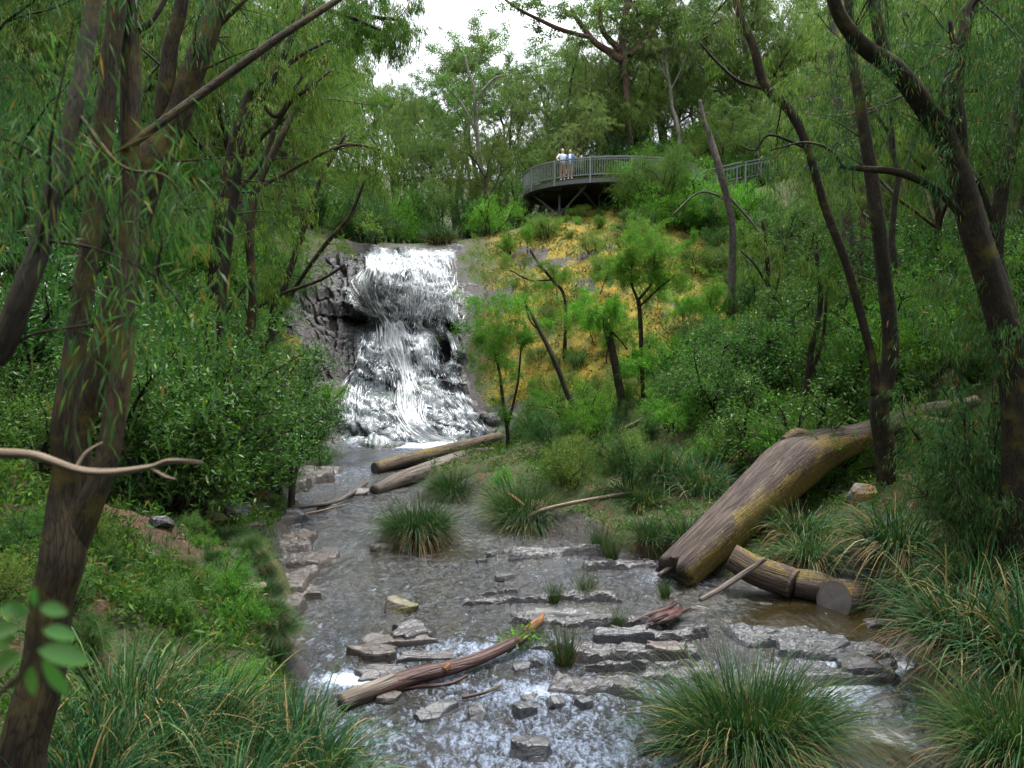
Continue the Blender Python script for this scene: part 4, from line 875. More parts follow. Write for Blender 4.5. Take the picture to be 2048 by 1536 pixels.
def pslab(label, px, py, w, h, th, mat, seed, rz=0.0, tilt=0.0, ex=1.0):
    p = on_water(px, py, th * .6); k = p[1] / FPX; dy = h * k * p[1] / (CAMZ - p[2]) * ex
    return slab(label, p[0] - w * k / 2, p[0] + w * k / 2, p[1] - dy / 2, p[1] + dy / 2, th, mat, seed, rz=rz, tilt=tilt)
for a in [
  ('tilted flat slab leaning under the moss-stained block', 825, 1262, 76, 26, .14, R_GREY, 48, .35),
  ('thin purple-grey slab breaking the riffle below the moss-stained block', 800, 1278, 150, 18, .08, R_TAN, 49, .05),
  ('rusty slab in the riffle beside the bladed sedge', 752, 1300, 96, 26, .09, R_TAN, 50, .1),
  ('wet slab sheeted by water above the red limb', 850, 1310, 120, 20, .05, R_GREY, 51, .05),
  ('slab half drowned behind the pale butt of the red limb', 770, 1345, 110, 26, .07, R_GREY, 52, .0),
  ('flat dark slab under the dry straw reeds', 1250, 1268, 120, 16, .17, R_WET, 60, .1), ('loose thin slab on the stepped bedrock by the great fine sedge', 1330, 1300, 90, 14, .2, R_TAN, 61, -.1)]:
    pslab(*a)
def bedrock(name, x0, x1, y0, y1, bars, mat, seed, step=.05, res=.03):
    """continuous stepped bedrock: bars (px, py, half width px, half depth m, height m) joined into one sheet that rises out of the bed"""
    X_, Y_ = np.meshgrid(np.arange(x0, x1, res), np.arange(y0, y1, res)); f = np.full(X_.shape, -.30)
    wx = .25 * vnoise(X_ * 1.1, Y_ * 1.1, seed) + .10 * vnoise(X_ * 3.7, Y_ * 3.7, seed + 2); wy_ = .16 * vnoise(X_ * .8, Y_ * 1.3, seed + 4) + .07 * vnoise(X_ * 3.1, Y_ * 4, seed + 5)
    for (px, py, hw, hd, h, tl) in bars:
        p = on_water(px, py, h * .6); k = hw * p[1] / FPX; u = (X_ - p[0] + wx) / k; v = (Y_ - p[1] - (X_ - p[0]) * tl + wy_) / hd
        d = np.maximum(np.abs(u) ** 1.5, np.abs(v)); f = np.maximum(f, -.30 + (h + .30) * sstep(1.25, .85, d) * (1 - .10 * np.clip(v, -1, 1)))
    f = f + (.060 * fbm(X_ * 1.2, Y_ * 2.6, seed + 6, 4) + .035 * fbm(X_ * 5, Y_ * 8, seed + 7, 4)) * sstep(-.3, -.1, f)
    q = f / step + .35 * vnoise(X_ * .7, Y_ * .7, seed + 8); f = f * .55 + .45 * step * (np.floor(q) + sstep(.7, 1, q - np.floor(q)) - .35 * vnoise(X_ * .7, Y_ * .7, seed + 8))
    z = np.interp(Y_, ST[:, 0], ST[:, 3]) + f
    F = grid_faces(*X_.shape); kf = (f.ravel()[F] > -.26).any(1); F = F[kf]; us, inv = np.unique(F, return_inverse=True)
    o = obj(name, mesh(name, np.stack([X_, Y_, z], -1).reshape(-1, 3)[us], inv.reshape(-1, 4), smooth=False), mat); return tag(o, kind='structure')
bedrock('bedrock', -1.8, 5.2, 9.2, 16.8, [(1080,1194,165,.17,.09,.02),(1170,1236,165,.19,.09,-.03),(1255,1296,120,.20,.13,.05),(1215,1362,100,.34,.08,-.1),(1335,1262,95,.17,.11,.04),(1100,1290,50,.12,.05,0),(1110,1092,95,.55,.12,.1),(1260,1128,95,.32,.06,.0),(1345,1330,70,.26,.07,0),(975,1180,40,.10,.05,.05),(1270,1322,90,.10,.10,.02)], R_GREY, 41)
bedrock('bedrock', -6.8, -2.0, 12.6, 19.6, [(570,1082,60,.6,.15,.25),(580,1120,85,.55,.10,.1),(550,1165,90,.7,.14,.2),(520,1220,70,.7,.16,.2),(500,1040,70,.8,.22,.2),(600,1180,60,.4,.05,0)], R_TAN, 47)
bedrock('bedrock', -8.6, -5.0, 22.0, 27.0, [(590,948,70,1.0,.2,.3),(560,965,60,.8,.26,.3)], R_TAN, 53, res=.04)
bedrock('bedrock', 2.8, 6.8, 10.0, 13.2, [(1560,1268,110,.28,.09,-.08),(1650,1290,110,.3,.12,-.1),(1570,1345,80,.5,.05,.1),(1700,1340,90,.4,.10,0)], R_WET, 57)

# ------------------------------------------------------------------ logs and fallen wood
def wood_mat(name, c1, c2, moss=None, amt=.5, rough=.75, top=None):
    m = M(name); v = m.coord((1, 1, .06), attr='bark'); n1 = m.noise(v, 26, 6, .7, .25); vc = m.mr(m.voro(m.coord((1, 1, .045), attr='bark'), 17), 0, .09); n2 = m.noise(m.coord((1, 1, .35), attr='bark'), 3.0, 5, .65); n3 = m.noise(m.coord(), 16, 4, .7)
    c = m.mix(m.mr(n1, .3, .7), c1, c2)
    c = m.mix(m.mr(n2, .35, .7), m.mix(1.0, c, (.55, .5, .46), 'MULTIPLY'), c); c = m.mix(vc, m.mix(1.0, c, (.3, .28, .26), 'MULTIPLY'), c); n1 = m.math('ADD', n1, m.math('MULTIPLY', vc, .5))
    if moss:
        k = m.math('ADD', m.math('MULTIPLY', n2, 1.5), m.math('MULTIPLY', n3, .7)); k = m.math('SUBTRACT', k, .42)
        if top is not None:   # moss keeps to one flank
            g = m.n('NewGeometry'); vm = m.n('VectorMath'); vm.operation = 'DOT_PRODUCT'; m.l(g.outputs['Normal'], vm.inputs[0]); vm.inputs[1].default_value = top
            k = m.math('ADD', k, m.math('MULTIPLY', vm.outputs['Value'], .42))
        c = m.mix(m.mr(k, .92 - .4 * amt, 1.12 - .4 * amt), c, m.ramp(n3, [(.3, moss[0]), (.7, moss[1])]))
    return m.done(m.pbsdf(c, rough, .3, m.bump(m.math('ADD', n1, m.math('MULTIPLY', n3, .3)), .7, .03)))
GOLD = ((.040, .034, .008), (.165, .115, .016))
W_LOG = wood_mat('weathered_log', (.024, .017, .013), (.12, .090, .076), GOLD, .42, top=(.75, -.45, -.35))
W_OLD = wood_mat('old_log', (.045, .032, .024), (.15, .115, .09), GOLD, .18, top=(.1, -.2, .5))
W_GREY = wood_mat('grey_driftwood', (.075, .062, .055), (.22, .19, .165)); W_RED = wood_mat('red_limb', (.045, .022, .020), (.12, .062, .055), rough=.4)
W_END = plain_mat('log_end', (.022, .020, .019), (.15, .135, .125), .8, 5, .3, .9); W_PALE = wood_mat('pale_stick', (.13, .10, .07), (.30, .24, .18)); W_TORN = wood_mat('torn_wood', (.11, .042, .016), (.30, .15, .06))
def log(name, label, pts, mat, sides=20, bump=.10, seed=0, cat='log', end=None, jag=0.0, group=None, extra=()):
    """pts: rows (x, y, z, r)"""
    q = np.array(pts, float); P0 = q[0, :3].copy(); n = max(10, len(q) * 8); c = crom(q, n)
    t = Tubes(); t.add(c[:, :3], c[:, 3], sides, bump=bump, seed=seed, freq=1.6, cap=True)
    if jag:
        rng = rs(seed); s_ = sides
        for row, f in ((0, 1.0), (1, .4)): t.V[0][row * s_:(row + 1) * s_] += nrm(c[1, :3] - c[0, :3]) * (rng.uniform(-jag, jag, s_) * f)[:, None]
    o = empty(name, P0, label, cat, group); obj('bole' if c[:, 3].max() > .1 else 'stick', t.mesh(name, P0), mat, o)
    if end is not None:
        d = nrm(c[0, :3] - c[1, :3]); a = np.linspace(0, 2 * PI, 24, endpoint=False); u = nrm(np.cross(d, [0, 0, 1])); v2 = np.cross(d, u); r = c[0, 3] * .97
        rings = [P0 * 0 + d * .012]
        V = [np.zeros(3) + d * .03]
        for f in (.35, .7, 1.0): V += list(d * (.03 - .012 * f) + (u[None] * np.cos(a)[:, None] + v2[None] * np.sin(a)[:, None]) * r * f)
        F3 = np.array([[0, 1 + i, 1 + (i + 1) % 24] for i in range(24)]); F4 = np.concatenate([np.array([[1 + k * 24 + i, 25 + k * 24 + i, 25 + k * 24 + (i + 1) % 24, 1 + k * 24 + (i + 1) % 24] for i in range(24)]) for k in (0, 1)])
        obj('sawn_end', mesh('sawn_end', np.array(V), [F3, F4]), end, o)
    for (nm, ps, mt) in extra:
        e = np.array(ps, float); c2 = crom(e, max(8, len(e) * 6)); t2 = Tubes(); t2.add(c2[:, :3], c2[:, 3], 8, bump=.1, seed=seed + 3, cap=True); obj(nm, t2.mesh(nm, P0), mt, o)
    return o
def px3(px, py, d, rpx): return [*at(px, py, d), rpx * d / FPX]
def pw3(px, py, rpx, lift=.3):
    """a point of something afloat or lying in the creek: its axis lift radii above the water"""
    r = rpx * on_water(px, py)[1] / FPX; p = on_water(px, py, r * lift); return [*p, r]
def gl3(px, py, rpx):
    d = min(18.6, ground(px, py + 34)[1] - .1); return px3(px, py, d, rpx)
log('fallen_log', 'huge weathered fallen log with golden moss, its broken end in the creek',
    [px3(1350,1150,15.0,42),px3(1410,1094,15.5,44),px3(1470,1038,16.2,47),px3(1530,982,17.0,51),px3(1586,932,17.7,54),px3(1630,906,18.2,46),px3(1676,890,18.5,36),px3(1722,874,18.6,28),px3(1775,850,18.6,22)], W_LOG, sides=40, bump=.10, seed=61, jag=.16,
    extra=[('root_limb', [gl3(1750,872,24),gl3(1790,846,22),gl3(1850,826,19),gl3(1915,814,16),gl3(1958,800,11)], W_OLD), ('root_limb', [gl3(1835,838,9),gl3(1900,848,9),gl3(1950,852,5)], W_OLD),
           ('root_limb', [px3(1630,885,18.0,18),px3(1595,872,18.0,16),px3(1568,882,17.9,10)], W_OLD)])
log('log_piece', 'short grey sawn log lying beside the great log with mossy flank', [px3(1462,1112,14.6,26),px3(1510,1140,14.4,30),px3(1572,1162,14.3,31),px3(1590,1170,14.2,30)], W_OLD, sides=28, seed=62, end=W_END)
log('log_piece', 'mossy log piece showing its pale grey cut face above the black pool', [px3(1668,1200,13.7,40),px3(1700,1200,14.0,38),px3(1760,1202,14.5,34)], W_OLD, sides=28, seed=63, end=W_END)
log('log_piece', 'golden moss log end half hidden under dead sedge between the sawn logs', [px3(1590,1165,14.3,28),px3(1630,1172,14.2,30),px3(1660,1182,14.3,28)], W_OLD, sides=24, seed=64)
log('leaning_pole', 'thin grey pole lying against the great log', [px3(1318,1150,14.8,4),px3(1380,1105,15.3,4),px3(1450,1050,16,3.4),px3(1500,1015,16.4,2.5)], W_GREY, sides=8, seed=65, cat='branch')
log('broken_branch', 'brown branch slanting from the water up to the sawn log', [px3(1400,1200,13.4,5),px3(1440,1178,13.6,6),px3(1490,1145,13.9,6),px3(1530,1118,14.1,5)], W_GREY, sides=8, seed=66, cat='branch')
W_BARK = plain_mat('fallen_bark', (.012, .006, .005), (.055, .028, .023), .7, 14, .3, .9)
bs = rs(67)
def strip(): 
    x, y = bs.normal(0, 9), bs.normal(0, 4); k = bs.uniform(.6, 1.1)
    return [pw3(1332 - 44 * k + x, 1234 + 17 * k + y, 2, 7), pw3(1332 - 12 * k + x, 1234 + 4 * k + y + bs.normal(0, 2), bs.uniform(4, 6.5), 3.4), pw3(1332 + 18 * k + x, 1234 - 9 * k + y + bs.normal(0, 2), bs.uniform(4, 6), 3.6), pw3(1332 + 42 * k + x, 1234 - 20 * k + y, 2, 7)]
log('fallen_bark', 'ragged bundle of dark red bark strips on the ledge by the black pool', strip(), W_RED, sides=6, bump=.3, seed=67, cat='bark', extra=[('bark_strip', strip(), W_RED) for _ in range(9)])
# the red limb across the stones
rl = log('fallen_limb', 'smooth red-brown limb lying across the stepping-stone riffle, pale at its butt', [pw3(690,1402,17,.8),pw3(760,1376,18,.9),pw3(830,1352,17,1.1),pw3(890,1338,15,1.3),pw3(950,1320,13,1.6),pw3(1000,1298,12,2),pw3(1040,1278,11,2.4),pw3(1058,1262,10,2.6)], W_RED, sides=18, bump=.05, seed=68, cat='branch',
    extra=[('torn_end', [pw3(1052,1268,10.5,2.5),pw3(1068,1252,10,2.6),pw3(1082,1240,7,3.6),pw3(1086,1226,2.5,10)], W_TORN), ('knot', [pw3(888,1342,8,3),pw3(896,1334,9,2.8),pw3(902,1326,6,4)], W_TORN),
           ('pale_butt', [pw3(682,1406,18.5,.8),pw3(730,1387,18.8,.88),pw3(790,1365,18.2,1.0)], W_GREY)])
tr = rs(3); q = np.array(pw3(1048, 1268, 12, 2.4)[:3]); T0 = q + tr.normal(0, .10, (34, 3)) * np.array([1.3, .6, .6]) - np.array([.06, .05, 0]); TD = nrm(tr.normal(0, .6, (34, 3)) + np.array([0, -.4, -.2]))
V, F = twig_leaves(T0, TD, np.full(34, .12), 5, tr, .13, .032, 'spray'); obj('leaf_tuft', mesh('leaf_tuft', V - np.array(rl.location), F, smooth=False), L_WAT, rl)
log('fallen_log', 'upper brown log across the pool at the foot of the fall', [pw3(750,938,13,.6),pw3(810,922,14,.9),pw3(880,906,14,1.2),pw3(940,892,13,1.5),pw3(1000,876,11,2)], W_OLD, sides=18, seed=70, end=W_END)
log('fallen_log', 'lower bleached log resting against the upper log below the fall', [pw3(748,982,11,.5),pw3(800,960,15,.8),pw3(870,936,16,1.2),pw3(930,916,14,1.8),pw3(985,905,10,2.5)], W_GREY, sides=18, seed=71)
for k, (lab, pts, mt) in enumerate([
  ('long drift stick lying over the stones below the split flat stone', [(545,1018,4),(620,1012,4.5),(680,1000,4),(735,965,3)], W_GREY),
  ('pale forked stick beside the black boulder', [(600,1030,2.5),(640,1022,2.5),(690,1010,2)], W_PALE),
  ('thin grey stick on the tan bedrock shelf', [(478,1052,3),(520,1054,3),(560,1058,2)], W_PALE),
  ('wet twig snagged below the red limb', [(720,1392,2.5),(820,1376,2.5),(900,1366,3),(935,1350,2)], W_RED),
  ('dark waterlogged stick between the stepping stones and the red limb', [(925,1395,4),(970,1385,3),(1000,1372,3)], W_OLD)]):
    log('fallen_stick', lab, [pw3(*p, 2.5) for p in pts], mt, sides=6, bump=0, seed=80 + k, cat='stick')
for k, (lab, pts, mt) in enumerate([
  ('arched bare branch with a golden mossy tip above the sedges', [(1235,865,.15,5),(1300,835,.35,6),(1370,805,.6,6),(1435,772,.9,5),(1465,785,.7,5),(1478,810,.4,6)], W_OLD),
  ('pale branch lying over the grass from the twig-strewn tussock', [(1040,1050,.3,5),(1075,1025,.4,5),(1150,1005,.3,4),(1260,985,.2,3)], W_PALE),
  ('broken brown stick standing in the twig-strewn tussock', [(1018,988,.5,4),(1035,1000,.45,3.5),(1050,1012,.4,2)], W_TORN)]):
    log('fallen_stick', lab, [px3(a_[0], a_[1], ground(a_[0], a_[1] + a_[2] * 75)[1], a_[3]) for a_ in pts], mt, sides=6, bump=0, seed=86 + k, cat='stick')
log('bare_twig', 'bare bleached twig reaching out in front of the twin-stemmed trunk', [px3(-70,872,3.02,8),px3(-20,905,2.7,10),px3(70,912,2.6,8),px3(150,938,2.6,7.5),px3(215,945,2.6,8),px3(300,934,2.6,6),px3(340,922,2.6,6),px3(405,925,2.6,4)], W_PALE, sides=12, bump=.30, seed=90, cat='twig', extra=[('side_twig', [px3(150,938,2.6,4),px3(172,905,2.62,3),px3(205,884,2.64,1.5)], W_PALE), ('side_twig', [px3(300,934,2.6,3.5),px3(330,952,2.58,2.5),px3(352,958,2.57,1.2)], W_PALE)])
for k, (lab, pts, mt) in enumerate([
  ('rotten log bank of dead branches behind the sword sedge above the great log', [(1480,880,20.5,14),(1530,862,20.8,16),(1580,850,21,12),(1640,846,21.2,8)], W_OLD),
  ('leaning dead branch propped in the shrubs above the great log', [(1465,920,19.6,5),(1510,880,20,5),(1560,840,20.3,4),(1580,810,20.5,3)], W_OLD),
  ('small mossy stump end beside the crooked trunk', [(1690,880,19.2,8),(1680,865,19.2,10),(1672,852,19.2,9)], W_OLD)]):
    log('dead_branch', lab, [px3(*p) for p in pts], mt, sides=10, bump=.2, seed=95 + k, cat='branch')

# ------------------------------------------------------------------ sedges along the creek
def gw(px, py, land=True): return ground(px, py) if land else on_water(px, py)
for a in [
  ('fine', (1500,1500), 1.75, 'great mound of fine green sedge beside the side cascade', 0, False), ('fine', (835,1080), 1.5, 'round island tussock standing in the riffle, tawny at its base', 1, False),
  ('fine', (1050,1045), 1.6, 'broad tussock with broken sticks caught in it at the edge of the rock apron', 0, False), ('fine', (1060,880), 1.35, 'fine tussock at the foot of the mossy slope behind the logs', 1, True),
  ('fine', (905,990), 1.15, 'pale fine tussock leaning over the lower bleached log', 1, True), ('fine', (540,965), .85, 'small dark tussock at the water edge below the fall pool', 0, True),
  ('fine', (600,905), .8, 'brownish tussock on the ledge beside the still pool', 1, True), ('fine', (2040,1520), 1.6, 'dense fine sedge mound under the overhanging sword sedge', 1, True),
  ('fine', (370,1140), .32, 'little mop of grass on the red soil bank', 0, True), ('fine', (450,1080), .34, 'tawny grass mop at the edge of the soil bank', 1, True),
  ('sword', (1930,1290), 1.62, 'arching sword sedge with rusty blades overhanging the side cascade', 0, True), ('sword', (1800,1100), 1.30, 'wide sword sedge draped over the mossy log pieces', 1, True),
  ('sword', (1600,1075), 1.10, 'sword sedge growing against the flank of the great log', 0, True), ('sword', (1960,1180), 1.43, 'tall sword sedge behind the arching one, under the weeping shrub', 1, True),
  ('sword', (2060,1320), 1.56, 'dark sword sedge at the frame of the creek beside the arching one', 0, True), ('sword', (1620,1120), 0.91, 'half-dead straw-coloured sedge spilling over the sawn logs', 1, True),
  ('sword', (1860,1190), 1.17, 'straw-tipped sedge hanging beside the pale cut log face', 0, True),
  ('sedge', (1400,985), 1.43, 'long-bladed sedge fanning out above the great log', 0, True), ('sedge', (1330,960), 1.30, 'silvery sedge clump behind the rock apron', 1, True), ('sedge', (1440,930), 1.17, 'dark sedge clump under the arched bare branch', 2, True),
  ('sedge', (1290,1010), 1.04, 'low sedge clump between the reeds and the silvery sedge', 0, True), ('sedge', (1370,1090), 0.98, 'deep green sedge at the creek end of the great log', 1, True), ('sedge', (1300,1080), 0.78, 'rounded sedge between the thin reeds and the great log', 2, True),
  ('sedge', (1180,840), 1.17, 'bright sedge at the base of the leaning stem', 0, True), ('sedge', (1500,960), 1.17, 'sedge clump behind the shoulder of the great log', 1, True), ('sedge', (1220,890), 1.17, 'sedge growing below the short broken trunk', 2, True),
  ('sedge', (1150,930), 1.04, 'pale-tipped sedge above the broad tussock', 0, True), ('sedge', (880,487), 1.69, 'shaggy grass-tree sedge hanging over the lip of the fall', 2, True),
  ('reed', (1200,1105), 1.25, 'tall thin reed clump on the rock apron', 0, False), ('reed', (1225,1118), 1.00, 'second thin reed clump beside the tall one', 1, False), ('reed', (1172,1195), 0.94, 'reed clump growing on the long rock bar', 0, False), ('reed', (1108,1205), 0.69, 'small reed tuft at the olive pool', 1, False),
  ('reed', (1130,1325), 1.06, 'dark reed clump rooted in the wet bedrock tongue', 0, False), ('reed', (1235,1255), 0.62, 'dry straw reeds on the broad bedrock bar', 1, False), ('reed', (1330,1195), 0.62, 'reed tuft in the shallows before the great log', 0, False), ('reed', (1255,1085), 1.00, 'soft reed clump behind the rock apron', 1, False)]:
    p = gw(*a[1], a[5]); 
    if not a[5]: p = p + np.array([0, 0, .03])
    tussock(a[0], p, a[2], a[3], None, a[4])
for k, (px, py, s) in enumerate([(470,1075,.42),(492,1100,.46),(505,1130,.5),(520,1160,.46),(532,1195,.5),(540,1230,.46),(450,1055,.4),(430,1120,.36),(470,1160,.4),(380,1180,.36),(556,1262,.45),(330,1180,.34)]):
    tussock('fine', ground(px, py), s, 'tawny grass mop hanging over the lip of the soil bank', 'grass mops along the soil bank', k, sz=.85)
for k, (px, py, d, s) in enumerate([(300,1500,6.6,1.0),(470,1500,6.9,1.0),(180,1520,6.2,.9),(600,1560,7.3,.95),(390,1400,7.4,1.0),(250,1420,7.2,1.0),(560,1430,7.8,.85),(150,1600,5.6,.8),(430,1620,6.0,.9),(660,1600,7.0,.75)]):
    x, y = at(px, py, d)[:2]; g = drop(x, y)
    tussock(['sedge', 'sword'][k % 2], g, s * 1.05, 'bladed dark green sedge crowding the bank in front of the soil slope', 'sedges crowding the near bank', k, sz=1.15)
# ------------------------------------------------------------------ the lookout deck, boardwalk and visitors
G_STEEL = plain_mat('grey_green_rail_paint', (.13, .155, .15), (.20, .225, .215), .5, 6, .4, .1); G_DARK = plain_mat('dark_deck_framing', (.018, .018, .018), (.045, .042, .04), .8, 5)
G_BOARD = plain_mat('grey_deck_board', (.07, .058, .05), (.15, .125, .105), .8, 9); G_FASC = plain_mat('deck_fascia', (.07, .08, .078), (.12, .13, .125), .6, 5)
def box_mesh(name, sx, sy, sz):
    V = np.array([[x, y, z] for z in (-.5, .5) for y in (-.5, .5) for x in (-.5, .5)]) * np.array([sx, sy, sz])
    F = np.array([[0, 2, 3, 1], [4, 5, 7, 6], [0, 1, 5, 4], [2, 6, 7, 3], [0, 4, 6, 2], [1, 3, 7, 5]]); return mesh(name, V, F, smooth=False)
def bar(name, a, b, wd, ht, mat, parent, org):
    a, b = np.array(a, float), np.array(b, float); L = np.linalg.norm(b - a); o = obj(name, box_mesh(name, L, wd, ht), mat, parent)
    o.location = Vector((a + b) / 2 - np.array(org)); o.rotation_euler = Vector(b - a).to_track_quat('X', 'Z').to_euler(); return o
DC, DR, DZ = np.array([6.25, 51.0]), 5.5, 13.55
org = np.array([DC[0], DC[1], float(height(DC[0:1], DC[1:2])[0])])
deck = empty('lookout_deck', org, 'round grey lookout deck on steel struts jutting out above the mossy slope', 'deck')
def ringband(name, r0, r1, z0, z1, mat, a0=0.0, a1=2 * PI, n=96):
    a = np.linspace(a0, a1, n); V = []
    for (r, z) in ((r1, z0), (r1, z1), (r0, z1), (r0, z0)): V.append(np.column_stack([r * np.cos(a), r * np.sin(a), np.full(n, z + DZ - org[2])]))
    V = np.concatenate(V); i = np.arange(n - 1); F = np.concatenate([np.stack([k * n + i, k * n + i + 1, ((k + 1) % 4) * n + i + 1, ((k + 1) % 4) * n + i], -1) for k in range(4)])
    return obj(name, mesh(name, V, F, smooth=False), mat, deck)
ringband('fascia', DR - .10, DR, -.34, -.10, G_FASC); ringband('edge_beam', DR - .45, DR - .30, -.40, -.05, G_DARK)
for k, x in enumerate(np.arange(-DR + .11, DR - .05, .148)):
    h = math.sqrt(max(.02, (DR - .11) ** 2 - x * x)); o = obj('deck_board', box_mesh('deck_board', .138, 2 * h, .045), G_BOARD, deck, (x, 0, DZ - org[2] - .025))
for x in (-3.2, -1.6, 0, 1.6, 3.2):
    h = math.sqrt((DR - .5) ** 2 - x * x); obj('joist', box_mesh('joist', .09, 2 * h, .22), G_DARK, deck, (x, 0, DZ - org[2] - .175))
for y in (-2.2, 1.8): obj('bearer', box_mesh('bearer', 9.0, .14, .26), G_DARK, deck, (0, y, DZ - org[2] - .43))
GAP0, GAP1 = math.radians(-14), math.radians(12)         # opening where the boardwalk joins
def rail_arc(name, r0, r1, z0, z1):
    o = ringband(name, r0, r1, z0, z1, G_STEEL, GAP1, 2 * PI + GAP0, 110); o.parent = railing; return o
railing = bpy.data.objects.new('railing', None); C.objects.link(railing); railing.parent = deck
rail_arc('top_rail', DR - .10, DR + .03, 1.03, 1.10); rail_arc('mid_rail', DR - .055, DR - .015, .93, .97); rail_arc('bottom_rail', DR - .055, DR - .015, .10, .15)
pm = box_mesh('rail_post', .09, .09, 1.42); bmsh = box_mesh('baluster', .028, .028, .80)
def circ(a, r): return (r * math.cos(a), r * math.sin(a))
na = 15
for k in range(na):
    a = GAP1 + (2 * PI + GAP0 - GAP1) * k / (na - 1); x, y = circ(a, DR + .03); o = obj('rail_post', pm, G_STEEL, railing, (x, y, DZ - org[2] + .36)); o.rotation_euler.z = a
nb = 232
for k in range(nb):
    a = GAP1 + (2 * PI + GAP0 - GAP1) * (k + .5) / nb; x, y = circ(a, DR - .035); o = obj('baluster', bmsh, G_STEEL, railing, (x, y, DZ - org[2] + .54)); o.rotation_euler.z = a
def gz(x, y): return float(height(np.array([x]), np.array([y]))[0])
for (ax, ay) in [(-3.4,-2.2),(-1.0,-2.2),(1.4,-2.2),(3.6,-2.2),(-3.4,1.8),(0,1.8),(3.4,1.8)]:
    x, y = DC[0] + ax, DC[1] + ay; g = gz(x, y) - .3; top = DZ - .56
    if top - g > .2: bar('support_post', (x, y, g), (x, y, top), .12, .12, G_FASC, deck, org)
for (ax, ay, bx, by) in [(-3.4,-2.2,-2.0,-4.6),(-1.0,-2.2,-2.4,-4.3),(-1.0,-2.2,.6,-4.9),(1.4,-2.2,.4,-4.9),(1.4,-2.2,3.0,-4.2),(3.6,-2.2,2.4,-4.4),(-3.4,-2.2,-4.9,-1.0)]:
    x, y = DC[0] + ax, DC[1] + ay; bar('strut', (x, y, gz(x, y) + .15), (DC[0] + bx, DC[1] + by, DZ - .40), .10, .10, G_FASC, deck, org)
# boardwalk
WP = [np.array([11.55, 51.0, DZ]), np.array([14.2, 50.6, DZ + .55]), np.array([17.4, 50.8, DZ + 1.15]), np.array([20.6, 51.6, DZ + 1.65]), np.array([24.0, 53.0, DZ + 2.1])]
worg = np.array([17.4, 50.8, gz(17.4, 50.8)])
walk = empty('boardwalk', worg, 'narrow railed boardwalk climbing through the trees from the lookout deck', 'boardwalk')
wrail = bpy.data.objects.new('railing', None); C.objects.link(wrail); wrail.parent = walk
for a, b in zip(WP[:-1], WP[1:]):
    d = nrm(b - a); n_ = nrm(np.array([-d[1], d[0], 0])); L = np.linalg.norm(b - a); wd = .75
    for s in (-1, 1):
        e = n_ * wd * s
        bar('top_rail', a + e + [0, 0, 1.06], b + e + [0, 0, 1.06], .12, .07, G_STEEL, wrail, worg); bar('bottom_rail', a + e + [0, 0, .13], b + e + [0, 0, .13], .04, .05, G_STEEL, wrail, worg); bar('stringer', a + e * .93 + [0, 0, -.16], b + e * .93 + [0, 0, -.16], .09, .22, G_DARK, walk, worg)
        for f in (.02, .5): p = a + (b - a) * f + e * 1.02; bar('rail_post', p - [0, 0, .3], p + [0, 0, 1.03], .09, .09, G_STEEL, wrail, worg)
        if s == -1:
            for k in range(int(L / .19)): p = a + (b - a) * ((k + .5) / int(L / .19)) + e; obj('baluster', bmsh, G_STEEL, wrail, Vector(p - worg + [0, 0, .55]))
    nbd = int(L / .16)
    for k in range(nbd):
        p = a + (b - a) * ((k + .5) / nbd); o = obj('deck_board', bpy.data.meshes.get('walk_board') or box_mesh('walk_board', .148, 1.5, .04), G_BOARD, walk, Vector(p - worg - [0, 0, .022])); o.rotation_euler = Vector(d).to_track_quat('X', 'Z').to_euler()
    p = a + (b - a) * .5; g = gz(p[0], p[1])
    for s in (-1, 1):
        q = p + n_ * wd * s * .8
        if p[2] - .27 - g > .1: bar('support_post', (q[0], q[1], g - .3), (q[0], q[1], p[2] - .27), .11, .11, G_DARK, walk, worg)

# people
SKIN = plain_mat('skin', (.42, .22, .14), (.52, .29, .19), .5, 10); SHIRT = plain_mat('pale_blue_shirt', (.52, .60, .66), (.66, .72, .76), .8, 20); TAN = plain_mat('tan_shorts', (.26, .19, .12), (.34, .25, .16), .85, 20)
WHT = plain_mat('white_top', (.70, .70, .70), (.8, .8, .8), .8, 20); BLUE = plain_mat('blue_overshirt', (.06, .15, .36), (.10, .21, .46), .8, 20); HAIRG = plain_mat('sandy_hair', (.20, .14, .09), (.34, .26, .18), .6, 40); HAIRD = plain_mat('dark_hair', (.020, .012, .009), (.05, .03, .02), .5, 40); SHOE = plain_mat('shoe', (.4, .4, .4), (.6, .6, .6), .7, 10); EYE = plain_mat('eye', (.01, .01, .01), (.02, .02, .02), .3, 5)
def body_mesh(name, J, E, R, root):
    me = bpy.data.meshes.new(name); me.from_pydata([tuple(j) for j in J], E, []); me.update()
    o = bpy.data.objects.new(name, me); C.objects.link(o); md = o.modifiers.new('skin', 'SKIN'); md.use_smooth_shade = True
    if not me.skin_vertices: me.skin_vertices.new(name='')
    sv = me.skin_vertices[0].data
    for i, r in enumerate(R): sv[i].radius = r if isinstance(r, tuple) else (r, r); sv[i].use_root = (i == root)
    s = o.modifiers.new('sub', 'SUBSURF'); s.levels = 1; s.render_levels = 2; return o
def loft(name, rings, mat, parent, n=14):
    V = []; a = np.linspace(0, 2 * PI, n, endpoint=False)
    for (c, rx, ry) in rings: V.append(np.column_stack([c[0] + rx * np.cos(a), c[1] + ry * np.sin(a), np.full(n, c[2])]))
    V = np.concatenate(V); i = np.arange(n); F = np.concatenate([np.stack([k * n + i, k * n + (i + 1) % n, (k + 1) * n + (i + 1) % n, (k + 1) * n + i], -1) for k in range(len(rings) - 1)])
    return obj(name, mesh(name, V, F), mat, parent)
